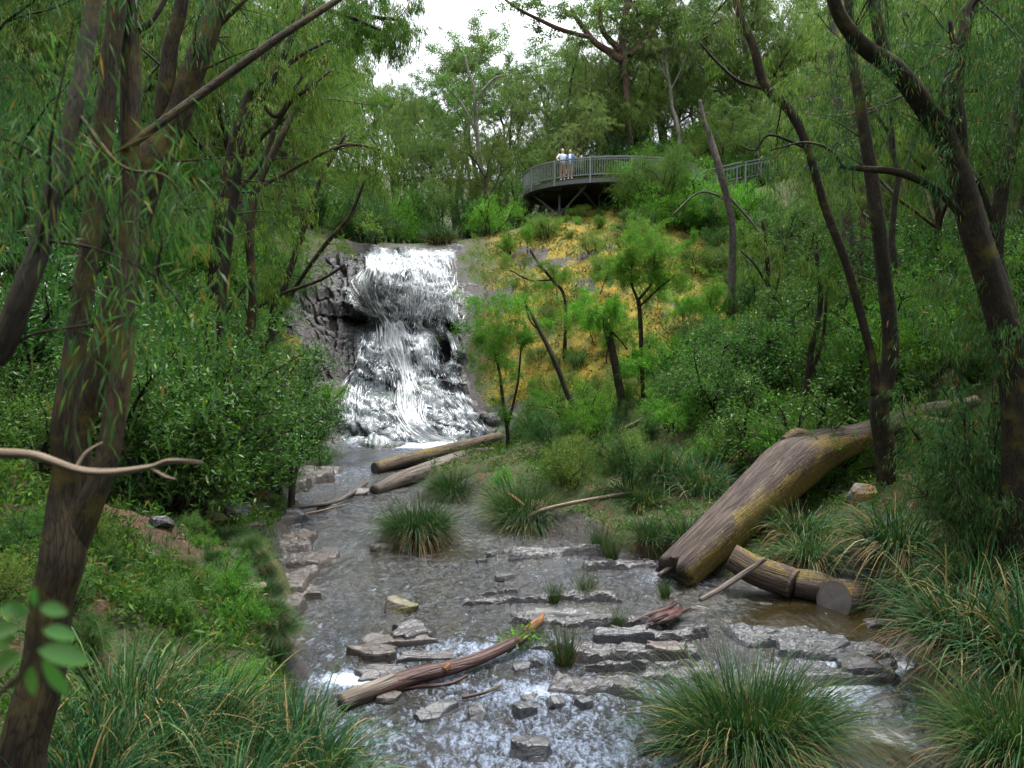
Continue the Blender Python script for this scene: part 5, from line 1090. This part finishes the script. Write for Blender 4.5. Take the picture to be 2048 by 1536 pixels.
def person(loc, rz, label, H, woman, arms, top, bottom, hair):
    k = H / 1.75; root = empty('person', loc, label, 'person', 'visitors on the lookout deck', rz=rz, sc=k)
    J, E, R = [], [], []
    def jv(p, r, par=None):
        J.append(p); R.append(r); i = len(J) - 1
        if par is not None: E.append((par, i))
        return i
    w = .85 if woman else 1.0
    pel = jv((0, 0, .93), (.145, .105)); ab = jv((0, 0, 1.10), (.125 * w, .095), pel); ch = jv((0, -.01, 1.32), (.155 * w, .105), ab); nk0 = jv((0, 0, 1.46), (.075, .065), ch); nk = jv((0, -.01, 1.53), (.052, .052), nk0)
    hd0 = jv((0, -.02, 1.59), (.068, .078), nk); hd = jv((0, -.025, 1.665), (.080, .095), hd0); hd2 = jv((0, -.015, 1.725), (.062, .075), hd); jv((0, -.118, 1.635), (.014, .016), hd)
    for s in (-1, 1): jv((s * .083, -.01, 1.65), (.012, .02), hd)
    for s, (el, wr, fdir) in zip((-1, 1), arms):
        sh = jv((s * .17 * w, 0, 1.43), .056, ch); e = jv(el, .040, sh); wv = jv(wr, .027, e)
        d = nrm(np.array(fdir, float)); pm_ = np.array(wr) + d * .06; pal = jv(tuple(pm_), (.036, .02), wv); sd_ = nrm(np.cross(d, [.2, .9, .3]))
        for t, ln in ((-.026, .060), (-.009, .075), (.009, .070), (.026, .055)):
            b = pm_ + d * .045 + sd_ * t; f1 = jv(tuple(b), .0095, pal); f2 = jv(tuple(b + d * ln * .5 + np.array([0, -.008, -.004])), .0085, f1); jv(tuple(b + d * ln + np.array([0, -.02, -.01])), .007, f2)
        th = jv(tuple(pm_ - d * .01 - sd_ * .040), .011, pal); jv(tuple(pm_ + d * .035 - sd_ * .058), .009, th)
    for s in (-1, 1):
        hp = jv((s * .09, 0, .88), .092, pel); kn = jv((s * .10, -.015, .49), .056, hp); cf = jv((s * .10, .015, .33), .053, kn); an = jv((s * .10, .01, .08), .036, cf); jv((s * .11, -.14, .035), (.034, .026), an)
    bd = body_mesh('body', J, E, R, 0); bd.parent = root; bd.data.materials.append(SKIN)
    t_ = loft('top', [((0, 0, .90), .165, .125), ((0, 0, 1.05), .150 * w, .12), ((0, -.01, 1.22), .170 * w, .135), ((0, -.01, 1.36), .185 * w, .135), ((0, 0, 1.44), .165 * w, .105), ((0, 0, 1.49), .085, .08)], top, root)
    for s, (el, wr, _) in zip((-1, 1), arms):
        a = np.array([s * .15 * w, 0, 1.44]); e = np.array(el); tb = Tubes(); end = a + (e - a) * (.85 if not woman else 1.0); tb.add(crom(np.vstack([a, (a + end) / 2, end]), 6), [.062, .066, .066, .062, .060, .058], 10); obj('sleeve', tb.mesh('sleeve'), BLUE if woman else top, t_)
    if woman:
        for s in (-1, 1):
            q = [((s * .105, .005, z), .085 if z < 1.4 else .07, .15 if z < 1.4 else .12) for z in (.92, 1.06, 1.22, 1.36, 1.45)]; loft('overshirt', q, BLUE, root)
    for s in (-1, 1): loft('shorts_leg', [((s * .095, 0, .52), .085, .095), ((s * .09, 0, .7), .095, .10), ((s * .075, 0, .86), .10, .115), ((s * .06, 0, .97), .105, .12)], bottom, root); loft('shoe', [((s * .11, -.05, .0), .048, .135), ((s * .11, -.05, .05), .046, .13), ((s * .105, -.02, .09), .04, .07)], SHOE, root)
    hb = [((0, -.002, 1.62), .074, .088), ((0, .0, 1.67), .090, .108), ((0, .0, 1.72), .088, .104), ((0, .0, 1.765), .055, .07), ((0, 0, 1.785), .01, .012)]
    h = loft('hair', [((c[0], c[1] + .022, c[2]), rx, ry * .92) for (c, rx, ry) in hb], hair, root)
    if woman: tb = Tubes(); tb.add(np.array([[0, .10, 1.70], [0, .15, 1.68], [0, .16, 1.60], [0, .14, 1.52]]), [.025, .038, .032, .012], 8); obj('ponytail', tb.mesh('ponytail'), hair, h)
    for s in (-1, 1):
        e_ = obj('eye', bpy.data.meshes.get('eye_ball') or stone_mesh(5, .010, .007, .007, .2, 2), EYE, root, (s * .032, -.110, 1.668))
    m_ = obj('mouth', box_mesh('mouth', .042, .006, .008), plain_mat('lip', (.35, .12, .10), (.4, .15, .12)) if not bpy.data.materials.get('lip') else bpy.data.materials['lip'], root, (0, -.108, 1.608))
    return root
def rim(px, r=DR - .42):
    u = (px - 1024) / FPX; best = None
    for a in np.linspace(PI, 2 * PI, 400):
        x, y = DC[0] + r * math.cos(a), DC[1] + r * math.sin(a)
        e = abs(proj(np.array([x, y, DZ + 1]))[0] - px)
        if best is None or e < best[0]: best = (e, x, y, a)
    return best
_, x1, y1, a1 = rim(1125); _, x2, y2, a2 = rim(1140)
person((x1, y1, DZ), .25, 'standing person in pale shirt and tan shorts, one arm round a companion', 1.80, False, (((-.36, -.02, 1.20), (-.30, -.20, 1.08), (.3, -.8, -.3)), ((.33, .10, 1.25), (.52, .12, 1.36), (1, 0, .1))), SHIRT, TAN, HAIRG)
person((x2, y2 - .04, DZ), -.15, 'standing person in blue overshirt and white top with dark tied-back hair', 1.68, True, (((-.24, .10, 1.18), (-.20, .22, 1.02), (.2, .5, -.8)), ((.36, .0, 1.20), (.42, -.16, 1.38), (.3, -.2, .9))), WHT, TAN, HAIRD)
# ------------------------------------------------------------------ the forest: individuals placed on the slopes
R_ = random.Random(11)
# columns/rows of the picture that nearer plants must leave open: (px0, px1, py0, py1, distance of what is shown there)
OPEN = [(610,1000,490,900,30),(930,1330,455,850,38),(1330,1450,440,560,40),(1040,1270,285,440,50),(1330,1980,800,1180,19.0),(1350,1620,280,345,50),(440,1420,880,1536,13),(1300,1800,1020,1300,13),(850,1110,0,95,400),(850,900,95,150,400)]
def clear(x, y, z, H, R, kind, soft=1.0):
    px, pt, f = proj(np.array([x, y, z + H])); _, pb, _ = proj(np.array([x, y, z])); hw = R * FPX / max(f, .5) * .75 * soft
    for (a, b, c, d, dist) in OPEN:
        if f < dist and px + hw > a and px - hw < b and pb > c and pt < d: return False
    return True
placed = []
def far_enough(x, y, r):
    for (a, b, c) in placed:
        if (a - x) ** 2 + (b - y) ** 2 < (r + c) ** 2: return False
    placed.append((x, y, r)); return True
def in_creek(x, y, mgn=.6):
    xl, xr, _ = creek(y); return (xl - mgn < x < xr + mgn and y < 31.5) or (float(fall_sd(np.array([x]), np.array([y]))[0]) > -.3 and y < 44)
for (a, b, r) in [(6.25, 51, 4.2), (14, 50.6, .8), (17, 50.8, .8), (20, 51.5, .8), (23, 52.6, .8), (11.6, 50.8, .8)]: placed.append((a, b, r))
LM = [(-3.5,5.7,'the mossy twin-stemmed trunk'),(-6.15,11.2,'the leaning trunk with the mossy fork'),(-6.8,17.5,'the dark slender trunk by the pool'),(-7.1,21,'the brown trunk in glossy leaves'),(-8.1,27,'the paired saplings by the fall'),(-6.2,14.5,'the crest of the soil bank'),
    (-10,34,'the dry rock wall of the fall'),(-6,43.5,'the lip of the fall'),(-1.9,50,'the pale slender trunk'),(3.2,47,'the open side of the lookout deck'),(8.6,58,'the red-limbed eucalypt'),(11.6,51,'the boardwalk landing'),(17.4,51,'the boardwalk bend'),(23,53,'the upper boardwalk'),
    (8.1,17.2,'the crooked trunk at the log'),(8.1,12.6,'the heavy forked trunk'),(8.9,14.5,'the straight black trunk'),(9.1,33,'the grey leaning stem'),(11.4,27,'the tall grey trunk'),(7.6,20.5,'the pair of thin black stems'),(7.9,24,'the black forked sapling'),(11.4,19,'the bare brown trunk'),
    (3.7,26,'the short broken trunk'),(2.2,24,'the slender leaning stem'),(4.4,27,'the round-crowned wattle'),(0,26,'the twin-stemmed wattle'),(2.2,33,'the airy rim wattle'),(5.5,18,'the shoulder of the great log'),(9.5,20,'the root end of the great log'),(3.2,40,'the grey outcrop in the moss'),(-13,30,'the wooded crest above the fall'),(-16,20,'the wooded crest behind the soil bank'),(15,40,'the wooded slope below the boardwalk'),(20,30,'the wooded crest above the log'),(-20,58,'the forest gap beside the skyline'),(0,62,'the skyline gap above the fall'),(22,64,'the forest behind the boardwalk'),(-9,52,'the creek above the lip')]
KW = dict(pep=('peppermint tree', 'weeping'), pepd=('peppermint tree', 'dark weeping'), talld=('peppermint tree', 'dark high-crowned'), tall=('peppermint tree', 'high-crowned weeping'), euc=('eucalypt', 'pale-trunked clump-crowned'), bush=('shrub', 'dense small-leaved'), gloss=('shrub', 'glossy broad-leaved'), weep=('shrub', 'narrow-leaved drooping'), fineb=('shrub', 'feathery bright green'), heath=('shrub', 'low heathy'), wat=('wattle', 'young thin-stemmed'))
def where_label(kind, x, y, H, Hr):
    z = gz(x, y); i = min(range(len(LM)), key=lambda j: (LM[j][0] - x) ** 2 + (LM[j][1] - y) ** 2); lx, ly, nm = LM[i]; d = math.hypot(lx - x, ly - y); dz = z - gz(lx, ly)
    rel = 'close beside' if d < 1.6 else ('uphill of' if dz > .7 else ('downhill of' if dz < -.7 else 'level with'))
    f = (H - Hr[0]) / max(.01, Hr[1] - Hr[0]); size = 'small' if f < .33 else ('mid-sized' if f < .67 else 'big')
    return '%s %s %s %s %s' % (size, KW[kind][1], KW[kind][0], rel, nm)
def scatter(n, kinds, xr, yr, Hr, rad, group, squash=(1, 1), cond=None, tries=60, soft=1.0, rule=True, wide=.80):
    k = 0
    for _ in range(n * tries):
        if k >= n: break
        x, y = R_.uniform(*xr), R_.uniform(*yr); kind = R_.choice(kinds); H = R_.uniform(*Hr); v = R_.randrange(len(LIB[kind])); L = LIB[kind][v]; Rr = L['R'] * H / L['H']
        if abs(x) / max(y, .1) > wide or in_creek(x, y): continue
        z = gz(x, y)
        if cond and not cond(x, y, z): continue
        if rule and not clear(x, y, z, H, Rr, kind, soft): continue
        if not far_enough(x, y, rad): continue
        plant(kind, x, y, H, where_label(kind, x, y, H, Hr), group, R_, v, squash=R_.uniform(*squash)); k += 1
    return k
cnt = {}
# far skyline: tops follow the tree line in the photograph
SKY = np.array([(-600,-300),(400,-250),(650,-60),(760,50),(830,135),(870,125),(915,85),(958,38),(1000,95),(1040,100),(1090,80),(1130,40),(1180,-60),(1500,-250),(2600,-300)])
def far_tree(x, y, kind, frac):
    z = gz(x, y); px, _, f = proj(np.array([x, y, z])); top = at(px, np.interp(px, SKY[:, 0], SKY[:, 1]), y)[2]
    mx = dict(euc=28, tall=20, pep=14)[kind]; H = min((top - z) * frac, mx)
    if H < 3.5 or not far_enough(x, y, .9): return 0
    plant(kind, x, y, H, where_label(kind, x, y, H, (4, mx)), 'forest beyond the fall and deck', R_); return 1
for (px, d, kd, fr) in [(958,66,'euc',1.0),(905,64,'euc',.93),(1035,62,'euc',.96),(1080,66,'euc',1.0),(865,62,'euc',.95),(1120,64,'tall',1.0),(990,58,'tall',.80),(880,56,'tall',.66),(1060,59,'tall',.72),(930,55,'tall',.58),(1010,60,'euc',.9),(835,60,'tall',.75),(800,57,'tall',.7),(760,58,'tall',.8),(1150,60,'tall',.85),(1190,61,'tall',.8),(1230,59,'tall',.6),(1100,58.5,'pep',.5),(1160,58,'pep',.45),(1205,58.5,'pep',.45),(1290,59,'pep',.5),(1020,56,'pep',.5)]:
    far_tree(at(px, 300, d)[0], d, kd, fr)
k = 0
while k < 125:
    y = R_.uniform(54, 86); x = R_.uniform(-.7, .72) * y; px = proj(np.array([x, y, 12]))[0]
    k += far_tree(x, y, R_.choice(['tall', 'tall', 'euc', 'pep', 'pep']), R_.uniform(.42, .92)) or .05
cnt['us'] = scatter(34, ['pep', 'tall', 'pep'], (-22, 24), (46, 60), (3.5, 6.5), .8, 'young trees beyond the fall and deck', cond=lambda x, y, z: not (-9 < x < -2.5 and y < 47) and not (1 < x < 12 and y < 57))
cnt['bb'] = scatter(18, ['bush', 'weep', 'fineb'], (0, 20), (57, 60.5), (3.2, 5.2), .6, 'shrubs straight behind the deck', rule=False)
cnt['bd'] = scatter(16, ['pep', 'tall'], (2, 24), (57.2, 66), (7, 11), .8, 'trees straight behind the deck', rule=False)
# slopes on either hand
cnt['lt'] = scatter(30, ['pep', 'pep', 'tall'], (-34, -9.5), (22, 52), (8, 14), 1.2, 'trees behind the soil bank')
cnt['rt'] = scatter(40, ['pep', 'pep', 'tall'], (9.5, 36), (23, 52), (7, 13), 1.2, 'trees on the slope above the log')
cnt['ln'] = scatter(7, ['pepd', 'pep'], (-19, -9), (17, 26), (7, 10), 1.0, 'trees close behind the twin-stemmed trunk')
cnt['rn'] = scatter(4, ['pepd'], (11.5, 16), (14, 19), (7, 10), 1.0, 'trees close behind the forked trunk', wide=.9)
cnt['lb'] = scatter(80, ['bush', 'bush', 'weep', 'fineb', 'bush', 'gloss'], (-26, -6.3), (12.5, 46), (1.6, 3.8), .5, 'shrubs behind the soil bank', soft=.7)
cnt['rb'] = scatter(96, ['bush', 'bush', 'fineb', 'weep', 'bush'], (5.5, 30), (18, 48), (1.3, 3.4), .5, 'shrubs on the slope above the log', soft=.7)
cnt['fb'] = scatter(44, ['bush', 'fineb', 'weep', 'fineb'], (-18, 22), (44, 60), (1.8, 4.2), .6, 'shrubs beyond the fall and deck', cond=lambda x, y, z: not (-9 < x < -2.5 and y < 47.5))
cnt['mh'] = scatter(46, ['heath', 'fineb', 'heath', 'wat', 'bush'], (-1, 12.5), (28, 44), (.5, 1.5), .34, 'shrubs on the mossy slope', rule=False, cond=lambda x, y, z: gz(x, y) < 11.5)
cnt['mw'] = scatter(8, ['wat'], (.2, 11.5), (29, 36.5), (1.6, 2.6), .5, 'young wattles on the mossy slope', rule=False)
cnt['dk'] = scatter(18, ['heath', 'bush', 'fineb'], (.5, 13.5), (43.8, 46.6), (.45, .8), .42, 'shrubs below the deck', rule=False)
cnt['fl'] = scatter(30, ['fineb', 'gloss', 'bush', 'fineb'], (-13.5, -7.4), (20, 41), (.8, 2.0), .35, 'shrubs beside the fall', rule=False, cond=lambda x, y, z: proj(np.array([x, y, z]))[0] < 575)
cnt['nb'] = scatter(18, ['bush', 'fineb', 'heath', 'weep'], (-7.0, -2.6), (7.4, 11), (.3, .6), .22, 'low plants behind the bladed sedge', rule=False)
cnt['rc'] = scatter(24, ['bush', 'fineb', 'heath', 'weep'], (1.0, 10.5), (17.5, 28), (.8, 1.6), .42, 'shrubs among the sedges', rule=False, cond=lambda x, y, z: proj(np.array([x, y, z]))[1] < 1000 and not (1430 < proj(np.array([x, y, z]))[0] < 2000 and proj(np.array([x, y, z]))[1] > 800))
cnt['sb'] = scatter(30, ['bush', 'heath', 'gloss', 'fineb'], (-9.5, -4.6), (9.5, 20), (.2, .5), .2, 'low plants on the soil bank', rule=False)
for i, (px, d, H) in enumerate([(1335,44,4.3),(1375,43,2.0),(1300,44.5,4.0),(1420,44,1.9),(1285,43.6,3.4),(1480,43,2.1),(1312,43,4.4),(1350,44.4,3.6)]):
    x = at(px, 400, d)[0]; kk = ['pep', 'fineb'][i % 2]; plant(kk, x, d, H, where_label(kk, x, d, H, (2, 5)), 'trees at the boardwalk landing', R_)
R2_ = random.Random(5)
# tall trees added out of view round the viewer so their crowns shade both banks
for (x, y, H) in [(-8.2,5.0,16),(-10.2,11.5,16),(11.2,3.2,15),(15.5,9.5,15),(-3.4,-1.5,16),(4,-1.5,15),(.5,-4.5,16),(-11,-1,14),(12,-2,14),(-7,-4,15),(8,-5,15)]:
    plant('talld', x, y, H, 'tall peppermint added out of view round the viewpoint to shade the banks', 'trees round the viewpoint', R2_)
cnt['sh'] = scatter(9, ['talld'], (12.5, 19), (17, 26), (13, 16), 1.0, 'tall trees over the log bank', wide=.85, soft=.5) + scatter(9, ['talld'], (-22, -11), (18, 30), (13, 16), 1.0, 'tall trees over the soil bank', wide=.85, soft=.5)
print('scatter', cnt)
# shrubs one can pick out
for (kind, px, py, d, H, labl) in [('weep',1990,930,12.8,1.7,'pale weeping shrub hanging over the bank beside the sword sedge'),('weep',2020,800,13.5,2.6,'tall weeping shrub behind the sword sedges'),('weep',1900,760,15.5,2.2,'drooping shrub in front of the bare brown trunk'),
    ('fineb',1340,760,27,2.2,'dark-hearted rounded shrub at the edge of the mossy slope'),('bush',1430,760,24,2.0,'pale billowing shrub above the arched bare branch'),('bush',1510,790,22,1.9,'round pale green shrub between the arched branch and the black stems'),
    ('gloss',450,760,19,2.6,'glossy shrub leaning at the dark slender trunk'),('gloss',560,330,20,3.4,'glossy-leaved shrub crown catching the light high by the canopy edge'),('gloss',330,800,17,2.2,'glossy shrub in the gap behind the twin stems'),('gloss',640,850,26.5,1.0,'low leafy sprig on the rock at the fall foot'),
    ('fineb',640,700,31,1.4,'yellow-green shrub clinging to the rock wall beside the fall'),('fineb',600,780,28,1.4,'bright shrub on the ledge above the still pool'),('bush',1150,860,24.5,.9,'low leafy shrub behind the broad tussock'),('fineb',1120,950,20.5,.8,'small-leaved shrub spilling over the broad tussock'),('fineb',1010,940,20.5,.7,'yellowish low shrub beside the lower bleached log')]:
    x, y = at(px, py, d)[:2]; plant(kind, x, y, H, labl, None, R_)

# ------------------------------------------------------------------ ground cover, litter, sprig
def surf(x, y):
    e = .05; z = height(x, y); return z
g = rs(77); N = 34000
gx_, gy_ = g.uniform(-14, 13, N), 6 + 32 * g.uniform(0, 1, N) ** 1.25
gx_[:9000] = g.uniform(-9.5, -3.4, 9000); gy_[:9000] = g.uniform(8.5, 20.5, 9000)
cs_ = creek_s(gx_, gy_); fs_ = fall_sd(gx_, gy_); dn = fbm(gx_ * .8, gy_ * .8, 51, 3)
soilz = (gx_ < -4) & (gy_ > 9.5) & (gy_ < 19) & (gx_ > -8)
mossz = (gx_ > -1) & (gx_ < 10) & (gy_ > 29)
dn = np.where((gy_ < 11) & (gx_ < -2), 1.0, dn)
keep = ((cs_ > .55) | (gy_ > 31.5)) & (fs_ < -.2) & (dn > np.where(soilz, .12, np.where(mossz, .30, -.35))) & (np.abs(gx_) < .72 * gy_ + 1)
gx_, gy_ = gx_[keep], gy_[keep]; n = len(gx_); gz_ = height(gx_, gy_); k = 8
B = np.repeat(np.stack([gx_, gy_, gz_], -1), k, 0); sc = np.repeat(g.uniform(.5, 1.5, n), k)
A = nrm(g.normal(0, .8, (n * k, 3)) + np.array([0, 0, .75])); P = B + g.normal(0, .07, (n * k, 3)) * np.array([1, 1, .2]) + UPV * (g.uniform(0, .16, n * k) * sc)[:, None]
V, F = kites(P, A, .10 * sc, .030 * sc, g, .2)
o = obj('ground_cover', mesh('ground_cover', V, F, smooth=False), L_GRND); tag(o, 'low green herbs and ferny leaves covering the banks', 'undergrowth', kind='stuff')
N = 9000; gx_, gy_ = g.uniform(-12, 12, N), 6 + 36 * g.uniform(0, 1, N) ** 1.2; gx_[:2600] = g.uniform(-7.5, -3.3, 2600); gy_[:2600] = g.uniform(9, 20.5, 2600); cs_ = creek_s(gx_, gy_); dn = fbm(gx_ * .7, gy_ * .7, 61, 3)
keep = ((cs_ > .35) | (gy_ > 31.5)) & (fall_sd(gx_, gy_) < .1) & (dn > -.3); gx_, gy_ = gx_[keep], gy_[keep]; n = len(gx_); k = 7
B = np.repeat(np.stack([gx_, gy_, height(gx_, gy_) - .01], -1), k, 0) + g.normal(0, .04, (n * k, 3)) * np.array([1, 1, .0]); D = nrm(g.normal(0, .45, (n * k, 3)) + UPV)
V, F = blades(B, D, np.repeat(g.uniform(.10, .32, n), k) * g.uniform(.6, 1.2, n * k), .008, g, .35, 2)
o = obj('bank_grass', mesh('bank_grass', V, F, smooth=False), L_FINE); tag(o, 'thin grass growing through the bank litter', 'grass', kind='stuff')
N = 22000; gx_, gy_ = g.uniform(-13, 12, N), 5 + 26 * g.uniform(0, 1, N); cs_ = creek_s(gx_, gy_); keep = (cs_ > .1) & (fall_sd(gx_, gy_) < 0) & (np.abs(gx_) < .72 * gy_ + 1); gx_, gy_ = gx_[keep], gy_[keep]; n = len(gx_)
P = np.stack([gx_, gy_, height(gx_, gy_) + .012 + g.uniform(0, .02, n)], -1); A = nrm(g.normal(0, 1, (n, 3)) * np.array([1, 1, .25])); V, F = kites(P, A, g.uniform(.04, .12, n), g.uniform(.012, .03, n), g, .05)
o = obj('leaf_litter', mesh('leaf_litter', V, F, smooth=False), L_LITTER); tag(o, 'fallen brown leaves and bark flakes on the soil', 'leaf litter', kind='stuff')
L_MOSS = leaf_mat('moss_tuft', [(0, (.05, .07, .012)), (.3, (.12, .14, .018)), (.55, (.24, .19, .022)), (.8, (.36, .23, .03)), (1, (.24, .15, .07))], trans=.15)
N = 26000; gx_, gy_ = g.uniform(-1.5, 11.5, N), g.uniform(27.5, 47, N); keep = (fall_sd(gx_, gy_) < -.15) & (creek_s(gx_, gy_) > .3) & (fbm(gx_ * 1.1, gy_ * 1.1, 81, 3) > -.25); gx_, gy_ = gx_[keep], gy_[keep]; n = len(gx_)
P = np.stack([gx_, gy_, height(gx_, gy_) - .01], -1); A = nrm(g.normal(0, .55, (n, 3)) + UPV); V, F = kites(P, A, g.uniform(.08, .24, n), g.uniform(.03, .09, n), g, .25)
o = obj('moss_tufts', mesh('moss_tufts', V, F, smooth=False), L_MOSS); tag(o, 'golden and olive moss and straw tufts on the open slope', 'moss', kind='stuff')
# blurred leafy sprig close by
sg = rs(9); q = np.array([[*at(-420, 1700, 1.12), .006], [*at(-160, 1500, 1.08), .005], [*at(20, 1370, 1.05), .004], [*at(70, 1290, 1.05), .003], [*at(75, 1180, 1.05), .002]]); gb = drop(q[0, 0], q[0, 1], .05); q = np.vstack([[*gb, .008], q])
sp = empty('leafy_sapling', gb, 'out-of-focus broad-leaved sprig beside the mossy trunk', 'sapling'); c = crom(q, 40); t = Tubes(); t.add(c[:, :3], c[:, 3], 8); obj('stem', t.mesh('stem', gb), B_BROWN, sp)
for (px, py, ax, az, L) in [(70,1215,.1,1,.05),(60,1225,-.9,.4,.055),(80,1215,.95,.05,.055),(40,1255,-1,-.1,.07),(85,1260,1,-.15,.06),(30,1275,-.8,-.4,.06),(75,1300,1,-.25,.09),(45,1310,-1,-.3,.08),(60,1330,.15,-1,.05),(85,1320,.8,-.75,.075),(20,1290,-1,.1,.07),(50,1235,-.6,.8,.05)]:
    L = L * .72; p = at(px, py, 1.05 + sg.normal(0, .03)); ax_ = nrm(np.array([ax, sg.normal(0, .3), az])); sd_ = nrm(np.cross(ax_, [sg.normal(0, .3), -1, .45])); tt = np.linspace(0, 1, 7); wd = np.sin(tt * PI) ** .7 * L * .22 + .0004
    cen = p + ax_ * (tt * L)[:, None] - UPV * (tt ** 2 * L * .18)[:, None]; up_ = np.cross(sd_, ax_)
    V = np.stack([cen - sd_ * wd[:, None] + up_ * (wd * .25)[:, None], cen, cen + sd_ * wd[:, None] + up_ * (wd * .25)[:, None]], 1).reshape(-1, 3) - gb; i = np.arange(6) * 3
    obj('leaf', mesh('leaf', V, np.concatenate([np.stack([i, i + 1, i + 4, i + 3], -1), np.stack([i + 1, i + 2, i + 5, i + 4], -1)])), L_GLOSS, sp)

# look-alikes near one landmark are told apart by how far out from it they stand
by = {}
for o in C.objects:
    if o.parent is None and o.get('label') and o.get('group') not in ('sedges crowding the near bank', 'trees round the viewpoint', 'grass mops along the soil bank'): by.setdefault(o['label'], []).append(o)
for lb, os_ in by.items():
    if len(os_) < 2: continue
    l_ = next((t for t in LM if lb.endswith(t[2])), (0, 0, ''))
    os_.sort(key=lambda o: (o.location.x - l_[0]) ** 2 + (o.location.y - l_[1]) ** 2)
    for o, w_ in zip(os_, ('first', 'second', 'third', 'fourth', 'fifth', 'sixth', 'seventh', 'eighth', 'ninth', 'tenth', 'eleventh', 'twelfth', 'thirteenth', 'fourteenth', 'fifteenth', 'sixteenth', 'seventeenth', 'eighteenth', 'nineteenth', 'twentieth')): o['label'] = lb + ', ' + w_ + ' out'
